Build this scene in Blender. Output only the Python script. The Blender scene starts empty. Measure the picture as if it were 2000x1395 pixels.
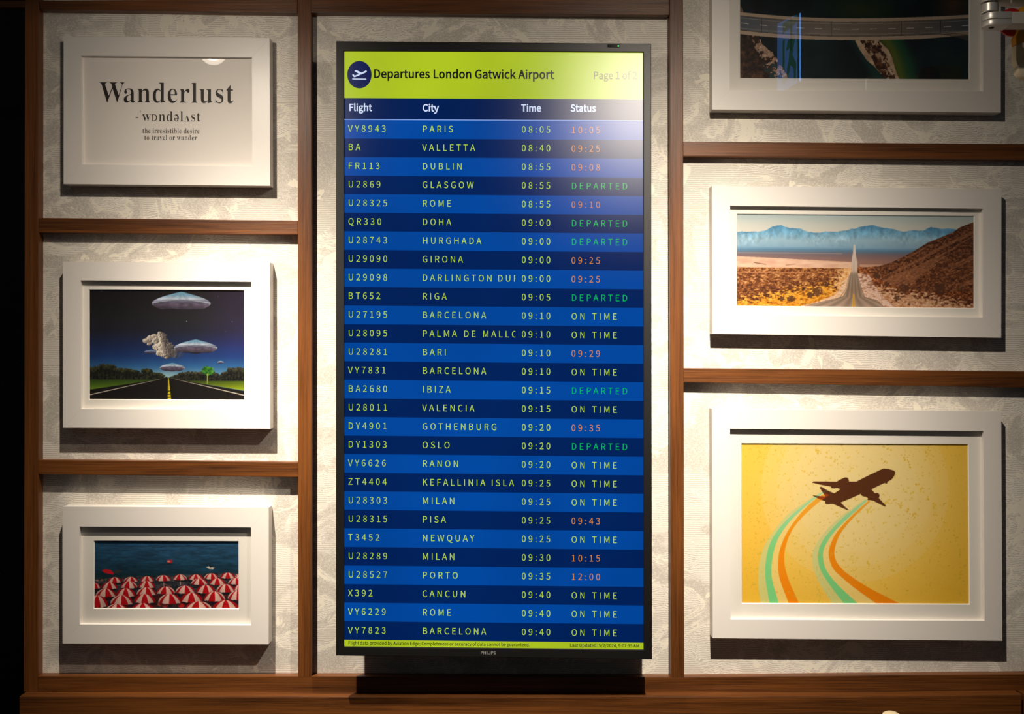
import bpy, math, random
import numpy as np
from mathutils import Vector, Matrix

# ------------------------------------------------------------------ camera, world, light, exposure
SC = bpy.context.scene
COL = SC.collection
CAM_D = 2.0                                  # camera stands 2 m from the wallpapered wall
cam_data = bpy.data.cameras.new('camera'); cam_data.sensor_width = 36.0; cam_data.lens = 36.0
cam = bpy.data.objects.new('camera', cam_data); COL.objects.link(cam)
cam.location = (0, -CAM_D, 0); cam.rotation_euler = (math.pi/2, 0, 0)
SC.camera = cam
SC.view_settings.view_transform = 'Standard'; SC.view_settings.look = 'None'
SC.view_settings.exposure = 0.0; SC.view_settings.gamma = 1.0; SC.view_settings.use_curve_mapping = False
world = bpy.data.worlds.new('room_air'); SC.world = world; world.use_nodes = True
world.node_tree.nodes['Background'].inputs[0].default_value = (0.55, 0.56, 0.62, 1)
world.node_tree.nodes['Background'].inputs[1].default_value = 0.035

def P(px, py, d=0.0):
    """photo pixel -> point standing d metres in front of the wall"""
    k = (CAM_D - d) / CAM_D
    return Vector(((px - 1000) / 1000 * k, -d, (697.5 - py) / 1000 * k))

WARM = (1.0, 0.885, 0.745)
def beam(name, loc, target, power, inner, tail, color=WARM, radius=0.011, mid=0.0):
    """spot lamp with a reflector's beam profile: bright core, weak spill"""
    L = bpy.data.lights.new(name, 'SPOT'); L.energy = power; L.color = color
    L.spot_size = math.radians(175); L.spot_blend = 0.15; L.shadow_soft_size = radius
    L.use_nodes = True
    nt = L.node_tree; nt.nodes.clear()
    out = nt.nodes.new('ShaderNodeOutputLight'); em = nt.nodes.new('ShaderNodeEmission')
    tc = nt.nodes.new('ShaderNodeTexCoord'); sep = nt.nodes.new('ShaderNodeSeparateXYZ')
    ac = nt.nodes.new('ShaderNodeMath'); ac.operation = 'ARCCOSINE'
    ab = nt.nodes.new('ShaderNodeMath'); ab.operation = 'ABSOLUTE'
    nt.links.new(tc.outputs['Normal'], sep.inputs[0])
    nt.links.new(sep.outputs['Z'], ab.inputs[0]); nt.links.new(ab.outputs[0], ac.inputs[0])
    def mth(op, a, b=None):
        m = nt.nodes.new('ShaderNodeMath'); m.operation = op
        for i, v in enumerate((a, b)):
            if v is None: continue
            if isinstance(v, (int, float)): m.inputs[i].default_value = v
            else: nt.links.new(v, m.inputs[i])
        return m.outputs[0]
    q = mth('DIVIDE', ac.outputs[0], math.radians(inner)); q = mth('MULTIPLY', q, q)
    core = mth('EXPONENT', mth('MULTIPLY', q, -1.0))
    q2 = mth('DIVIDE', ac.outputs[0], math.radians(45)); q2 = mth('MULTIPLY', q2, q2)
    m2 = mth('MULTIPLY', mth('EXPONENT', mth('MULTIPLY', q2, -1.0)), mid)
    s = mth('ADD', mth('ADD', core, m2), tail)
    nt.links.new(s, em.inputs['Strength']); nt.links.new(em.outputs[0], out.inputs[0])
    o = bpy.data.objects.new(name, L); COL.objects.link(o)
    o.location = loc
    o.rotation_euler = (Vector(target) - Vector(loc)).to_track_quat('-Z', 'Y').to_euler()
    return o

def wp(px, py, d):       # true position (not projected)
    return Vector(((px - 1000) / 1000, -d, (697.5 - py) / 1000))
LAMP = [wp(430, 60, 0.47), wp(1350, -70, 0.80), wp(-150, -476, 1.98)]
AIM = [wp(640, 1250, 0.0), wp(1310, 1050, 0.0), wp(-300, 2200, 1.2)]
beam('left_spot_beam', LAMP[0], AIM[0], 120, 21, 0.011, mid=0.165)
beam('right_spot_beam', LAMP[1], AIM[1], 160, 22, 0.008, mid=0.105)

# ------------------------------------------------------------------ materials
def srgb(c):
    return tuple(((v/255)/12.92 if v/255 <= 0.04045 else (((v/255)+0.055)/1.055)**2.4) for v in c)
def new_mat(name):
    m = bpy.data.materials.new(name); m.use_nodes = True
    return m, m.node_tree, m.node_tree.nodes['Principled BSDF']
class N:
    def __init__(s, nt): s.nt = nt
    def node(s, t, **kw):
        n = s.nt.nodes.new(t)
        for k, v in kw.items(): setattr(n, k, v)
        return n
    def link(s, a, b): s.nt.links.new(a, b)
    def m(s, op, a, b=None, c=None, clamp=False):
        n = s.nt.nodes.new('ShaderNodeMath'); n.operation = op; n.use_clamp = clamp
        for i, v in enumerate((a, b, c)):
            if v is None: continue
            if isinstance(v, (int, float)): n.inputs[i].default_value = v
            else: s.link(v, n.inputs[i])
        return n.outputs[0]
    def mix(s, f, a, b):
        n = s.nt.nodes.new('ShaderNodeMix'); n.data_type = 'RGBA'
        for i, v in ((0, f), (6, a), (7, b)):
            if isinstance(v, (int, float)): n.inputs[i].default_value = v
            elif isinstance(v, tuple): n.inputs[i].default_value = (*v, 1)
            else: s.link(v, n.inputs[i])
        return n.outputs[2]
    def smooth(s, v, a, b):
        n = s.nt.nodes.new('ShaderNodeMapRange'); n.interpolation_type = 'SMOOTHSTEP'
        s.link(v, n.inputs[0]); n.inputs[1].default_value = a; n.inputs[2].default_value = b
        return n.outputs[0]
    def noise(s, vec, scale, detail=2.0, rough=0.5, dist=0.0):
        n = s.nt.nodes.new('ShaderNodeTexNoise')
        s.link(vec, n.inputs['Vector']); n.inputs['Scale'].default_value = scale
        n.inputs['Detail'].default_value = detail; n.inputs['Roughness'].default_value = rough
        n.inputs['Distortion'].default_value = dist
        return n.outputs[0]
    def mapping(s, vec, scale=(1, 1, 1), loc=(0, 0, 0)):
        n = s.nt.nodes.new('ShaderNodeMapping'); s.link(vec, n.inputs[0])
        n.inputs['Scale'].default_value = scale; n.inputs['Location'].default_value = loc
        return n.outputs[0]
    def coord(s): return s.nt.nodes.new('ShaderNodeTexCoord').outputs['Object']

def plain(name, rgb, rough=0.5, metal=0.0, spec=0.5, grain=0.0, gscale=200, bump=0.0):
    m, nt, b = new_mat(name); n = N(nt)
    c = srgb(rgb)
    co = n.coord()
    ns = n.noise(co, gscale, 3.0)
    dark = tuple(v * (1 - grain) for v in c)
    n.link(n.mix(ns, dark, tuple(min(1, v * (1 + grain)) for v in c)), b.inputs['Base Color'])
    b.inputs['Roughness'].default_value = rough; b.inputs['Metallic'].default_value = metal
    b.inputs['Specular IOR Level'].default_value = spec
    if bump:
        bp = n.node('ShaderNodeBump'); bp.inputs['Strength'].default_value = bump; bp.inputs['Distance'].default_value = 0.0004
        n.link(ns, bp.inputs['Height']); n.link(bp.outputs[0], b.inputs['Normal'])
    return m

def wood(name, vertical, tone=1.0, seed=0.0):
    m, nt, b = new_mat(name); n = N(nt)
    co = n.coord()
    long, short = 1.2, 42.0
    sc = (short, short, long) if vertical else (long, short, short)
    v = n.mapping(co, sc, (seed, seed * 1.7, seed * 0.6))
    g1 = n.noise(v, 1.0, 6.0, 0.62, 0.6)
    sc2 = (460, 460, 7) if vertical else (7, 460, 460)
    v2 = n.mapping(co, sc2, (seed, 0, seed))
    g2 = n.noise(v2, 1.0, 4.0, 0.7, 0.2)
    v3 = n.mapping(co, (6, 6, 2) if vertical else (2, 6, 6))
    g3 = n.noise(v3, 1.0, 2.0)
    a = tuple(c * tone for c in srgb((42, 19, 6))); c2 = tuple(c * tone for c in srgb((124, 72, 28)))
    f = n.smooth(n.m('ADD', n.m('MULTIPLY', g1, 0.42), n.m('ADD', n.m('MULTIPLY', g2, 0.50), n.m('MULTIPLY', g3, 0.22))), 0.36, 0.74)
    n.link(n.mix(f, a, c2), b.inputs['Base Color'])
    b.inputs['Roughness'].default_value = 0.42
    b.inputs['Specular IOR Level'].default_value = 0.45
    bp = n.node('ShaderNodeBump'); bp.inputs['Strength'].default_value = 0.35; bp.inputs['Distance'].default_value = 0.0009
    n.link(g2, bp.inputs['Height']); n.link(bp.outputs[0], b.inputs['Normal'])
    return m

def wallpaper():
    m, nt, b = new_mat('engraved_cloud_wallpaper'); n = N(nt)
    co = n.coord()
    xyz = n.node('ShaderNodeSeparateXYZ'); n.link(co, xyz.inputs[0])
    flat = n.mapping(co, (1, 0, 1))
    big = n.noise(flat, 7.0, 3.0, 0.55, 1.2)
    cl2 = n.noise(n.mapping(co, (1, 0, 1.25), (3.1, 0, 1.7)), 6.4, 4.5, 0.6, 1.6)
    cl3 = n.noise(n.mapping(co, (1, 0, 1.0), (7.3, 0, 5.2)), 11.0, 3.5, 0.5, 2.0)
    warp = n.m('MULTIPLY', n.m('SUBTRACT', n.noise(flat, 26.0, 3.0, 0.6, 0.8), 0.5), 0.030)
    wamt = n.smooth(big, 0.40, 0.62)
    z = n.m('ADD', xyz.outputs['Z'], n.m('MULTIPLY', warp, wamt))
    z = n.m('ADD', z, n.m('MULTIPLY', n.m('SUBTRACT', n.noise(flat, 6.0, 1.0), 0.5), 0.004))
    line = n.m('SINE', n.m('MULTIPLY', z, 2 * math.pi / 0.0037))
    brk = n.noise(n.mapping(co, (110, 0, 420)), 1.0, 2.0, 0.6)
    ink_l = n.m('MULTIPLY', n.smooth(line, -0.55, 0.65), n.smooth(brk, 0.18, 0.50))
    st = n.noise(n.mapping(co, (330, 0, 430)), 1.0, 2.5, 0.6, 1.5)
    ink_s = n.smooth(st, 0.40, 0.54)
    stip = n.smooth(cl2, 0.49, 0.58)                      # densely worked shade areas
    ink_l = n.m('MULTIPLY', ink_l, n.m('SUBTRACT', 1.0, n.m('MULTIPLY', n.m('MULTIPLY', wamt, 0.7), n.m('SUBTRACT', 1.0, ink_s))))
    ink = n.m('ADD', n.m('MULTIPLY', ink_l, n.m('SUBTRACT', 1.0, stip)), n.m('MULTIPLY', n.m('ADD', n.m('MULTIPLY', ink_s, 0.7), 0.38), stip))
    plainc = n.smooth(cl3, 0.63, 0.645)                    # blank cloud tops
    rim = n.m('MULTIPLY', n.smooth(cl2, 0.475, 0.485), n.m('SUBTRACT', 1.0, n.smooth(cl2, 0.50, 0.51)))
    blank = n.m('MAXIMUM', plainc, n.m('MULTIPLY', rim, n.smooth(big, 0.42, 0.5)))
    ink = n.m('MULTIPLY', ink, n.m('SUBTRACT', 1.0, n.m('MULTIPLY', blank, 0.92)))
    paper = n.mix(blank, srgb((240, 233, 221)), srgb((240, 233, 216)))
    base = n.mix(n.m('MULTIPLY', ink, 0.80, clamp=True), paper, srgb((186, 179, 168)))
    n.link(base, b.inputs['Base Color'])
    b.inputs['Roughness'].default_value = 0.62; b.inputs['Specular IOR Level'].default_value = 0.3
    return m

def vcol_mat(name, rough=0.55, spec=0.2):
    m, nt, b = new_mat(name); n = N(nt)
    a = n.node('ShaderNodeVertexColor'); a.layer_name = 'ink'
    # the print inks: stored sRGB colours, with a very fine paper tooth
    g = n.noise(n.coord(), 900, 2.0)
    k = n.m('ADD', n.m('MULTIPLY', g, 0.10), 0.95)
    v = n.node('ShaderNodeVectorMath', operation='SCALE'); n.link(a.outputs['Color'], v.inputs[0]); n.link(k, v.inputs['Scale'])
    n.link(v.outputs[0], b.inputs['Base Color'])
    b.inputs['Roughness'].default_value = rough; b.inputs['Specular IOR Level'].default_value = spec
    return m

SCR_ROUGH = 0.35
def screen_mat(name, rgb, gain=1.0):
    """lit LCD picture under a matt anti-glare front"""
    m = bpy.data.materials.new(name); m.use_nodes = True; nt = m.node_tree; nt.nodes.clear(); n = N(nt)
    o = n.node('ShaderNodeOutputMaterial'); e = n.node('ShaderNodeEmission'); g = n.node('ShaderNodeBsdfGlossy'); ad = n.node('ShaderNodeAddShader')
    g.distribution = 'BECKMANN'; g.inputs['Roughness'].default_value = SCR_ROUGH; g.inputs['Color'].default_value = (0.072, 0.072, 0.072, 1)
    e.inputs['Color'].default_value = (*srgb(rgb), 1)
    v = n.noise(n.mapping(n.coord(), (5, 1, 3)), 1.0, 2.0)
    n.link(n.m('ADD', n.m('MULTIPLY', v, 0.5 * gain), 0.68 * gain), e.inputs['Strength'])      # uneven LCD backlight
    n.link(e.outputs[0], ad.inputs[0]); n.link(g.outputs[0], ad.inputs[1]); n.link(ad.outputs[0], o.inputs[0])
    return m

def glass_mat():
    m = bpy.data.materials.new('picture_glass'); m.use_nodes = True; nt = m.node_tree; nt.nodes.clear()
    n = N(nt)
    o = n.node('ShaderNodeOutputMaterial'); t = n.node('ShaderNodeBsdfTransparent'); g = n.node('ShaderNodeBsdfGlossy')
    g.inputs['Roughness'].default_value = 0.0
    ge = n.node('ShaderNodeNewGeometry'); dt = n.node('ShaderNodeVectorMath', operation='DOT_PRODUCT')
    n.link(ge.outputs['Normal'], dt.inputs[0]); n.link(ge.outputs['Incoming'], dt.inputs[1])
    c1 = n.m('SUBTRACT', 1.0, n.m('ABSOLUTE', dt.outputs['Value']))        # Schlick, the same from both sides of the pane
    f = n.m('ADD', n.m('MULTIPLY', n.m('POWER', c1, 5.0), 0.93), 0.065)
    mx = n.node('ShaderNodeMixShader')
    n.link(f, mx.inputs[0]); n.link(t.outputs[0], mx.inputs[1]); n.link(g.outputs[0], mx.inputs[2]); n.link(mx.outputs[0], o.inputs[0])
    return m
def emit_mat(name, rgb, s):
    m, nt, b = new_mat(name)
    b.inputs['Base Color'].default_value = (*srgb(rgb), 1); b.inputs['Emission Color'].default_value = (*srgb(rgb), 1)
    b.inputs['Emission Strength'].default_value = s
    return m

M = dict(
    paper=wallpaper(),
    wv=wood('brown_stained_oak_upright', True, seed=0.0), wh=wood('brown_stained_oak_crossrail', False, seed=3.3),
    wledge=wood('brown_stained_oak_board', False, tone=0.95, seed=8.1),
    dark=plain('near_black_opening_shade', (10, 10, 11), 0.5, grain=0.2), 
    frame=plain('white_lacquer_moulding', (230, 224, 217), 0.38, grain=0.01, gscale=60),
    mat=plain('white_mount_board', (234, 229, 220), 0.8, spec=0.2, grain=0.01, gscale=500),
    bevel=plain('white_mount_core', (250, 246, 238), 0.8, spec=0.2, grain=0.01),
    print_=vcol_mat('printed_picture'), white_print=plain('white_print_paper', (236, 229, 221), 0.6, spec=0.2, grain=0.01),
    ink=plain('black_brown_ink', (34, 24, 18), 0.6, grain=0.1), ink2=plain('dark_grey_ink', (52, 46, 38), 0.6, grain=0.1),
    glass=glass_mat(),
    bezel=plain('black_brushed_bezel', (15, 14, 14), 0.46, grain=0.15, gscale=600, bump=0.1),
    casing=plain('black_plastic_casing', (14, 14, 14), 0.5, grain=0.1),
    letter_grey=plain('silver_lettering', (150, 150, 150), 0.4, grain=0.05),
    alu=plain('satin_silver_metal', (206, 202, 194), 0.38, metal=0.55, grain=0.04),
    alu_light=plain('pale_grey_plastic_cap', (176, 170, 160), 0.45, grain=0.03),
    steel_dark=plain('dark_steel', (40, 38, 36), 0.4, metal=0.6, grain=0.1),
    red=plain('red_paint', (178, 10, 10), 0.35, grain=0.05), yellow=plain('mustard_paint', (200, 138, 8), 0.45, grain=0.08),
    cream=plain('cream_ceramic', (222, 204, 168), 0.45, grain=0.03),
    ceiling=plain('dark_ceiling_paint', (38, 36, 34), 0.9, grain=0.05), floor=plain('dark_floor_boards', (46, 34, 26), 0.7, grain=0.2),
    lampshell=plain('black_lamp_shell', (18, 18, 18), 0.4, grain=0.05),
    s_lime=screen_mat('lit_lime_band', (176, 198, 34)), s_navy=screen_mat('lit_dark_navy', (0, 30, 84)),
    s_row_l=screen_mat('lit_blue_row', (0, 72, 160)), s_row_d=screen_mat('lit_navy_row', (0, 34, 92)),
    s_white=screen_mat('lit_white_text', (214, 228, 255)), s_rule=screen_mat('lit_pale_rule', (130, 160, 225)),
    s_yel=screen_mat('lit_yellow_green_text', (196, 232, 62)), s_grn=screen_mat('lit_green_text', (0, 200, 78)),
    s_org=screen_mat('lit_orange_text', (228, 140, 56)), s_blk=screen_mat('unlit_black_text', (14, 20, 26)),
    s_icon=screen_mat('lit_icon_navy', (4, 22, 80)),
    s_grey=screen_mat('lit_olive_text', (96, 100, 44)),
)

# ------------------------------------------------------------------ object helpers
def tag(o, label=None, cat=None, group=None, kind=None):
    if label: o['label'] = label
    if cat: o['category'] = cat
    if group: o['group'] = group
    if kind: o['kind'] = kind
    return o
def empty(name, loc, label, cat, group=None):
    o = bpy.data.objects.new(name, None); COL.objects.link(o); o.location = loc; o.empty_display_size = 0.02
    return tag(o, label, cat, group)
def link(name, me, mats, parent=None, smooth=False):
    o = bpy.data.objects.new(name, me)
    for m in (mats if isinstance(mats, (list, tuple)) else [mats]): me.materials.append(m)
    COL.objects.link(o)
    if smooth:
        me.polygons.foreach_set('use_smooth', [True] * len(me.polygons)); me.set_sharp_from_angle(angle=0.6)
    if parent:
        bpy.context.view_layer.update() if False else None
        o.parent = parent
        # vertices are in world metres: undo every parent's own offset
        off = Vector((0, 0, 0)); p = parent
        while p: off += p.location; p = p.parent
        o.location = -off
    return o
class MB:
    def __init__(s): s.v = []; s.f = []; s.mi = []
    def add(s, vs, fs, mi=0):
        b = len(s.v); s.v += [tuple(v) for v in vs]; s.f += [tuple(i + b for i in f) for f in fs]; s.mi += [mi] * len(fs); return s
    def quadbox(s, front, back, mi=0):
        """front/back: TL TR BR BL points"""
        return s.add(list(front) + list(back), [(3, 2, 1, 0), (4, 5, 6, 7), (0, 1, 5, 4), (1, 2, 6, 5), (2, 3, 7, 6), (3, 0, 4, 7)], mi)
    def box(s, a, b, mi=0):
        x0, y0, z0 = a; x1, y1, z1 = b
        return s.quadbox([(x0, y0, z1), (x1, y0, z1), (x1, y0, z0), (x0, y0, z0)], [(x0, y1, z1), (x1, y1, z1), (x1, y1, z0), (x0, y1, z0)], mi)
    def lathe(s, base, axis, prof, n=32, mi=0):
        ax = Vector(axis).normalized(); u = ax.orthogonal().normalized(); w = ax.cross(u); base = Vector(base)
        vs = []
        for (h, r) in prof:
            for k in range(n):
                a = 2 * math.pi * k / n
                vs.append(base + ax * h + (u * math.cos(a) + w * math.sin(a)) * r)
        fs = [(i * n + k, i * n + (k + 1) % n, (i + 1) * n + (k + 1) % n, (i + 1) * n + k) for i in range(len(prof) - 1) for k in range(n)]
        fs.append(tuple(range(n - 1, -1, -1))); fs.append(tuple((len(prof) - 1) * n + k for k in range(n)))
        return s.add(vs, fs, mi)
    def build(s, name, mats, parent=None, smooth=False, bevel=0.0):
        me = bpy.data.meshes.new(name); me.from_pydata(s.v, [], s.f); me.update()
        import bmesh
        bm = bmesh.new(); bm.from_mesh(me)
        bmesh.ops.recalc_face_normals(bm, faces=bm.faces)
        for i, f in enumerate(bm.faces): f.material_index = s.mi[i]
        if bevel:
            es = [e for e in bm.edges if len(e.link_faces) == 2 and e.calc_face_angle(0) > 0.5]
            bmesh.ops.bevel(bm, geom=es, offset=bevel, segments=2, affect='EDGES', profile=0.6)
        bm.to_mesh(me); bm.free()
        return link(name, me, mats, parent, smooth)
def Q(pts, d):            # four photo points -> world at depth d
    return [P(x, y, d) for x, y in pts]
def shift(pts, d):        # same world x,z, other depth
    return [Vector((p.x, -d, p.z)) for p in pts]

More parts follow.
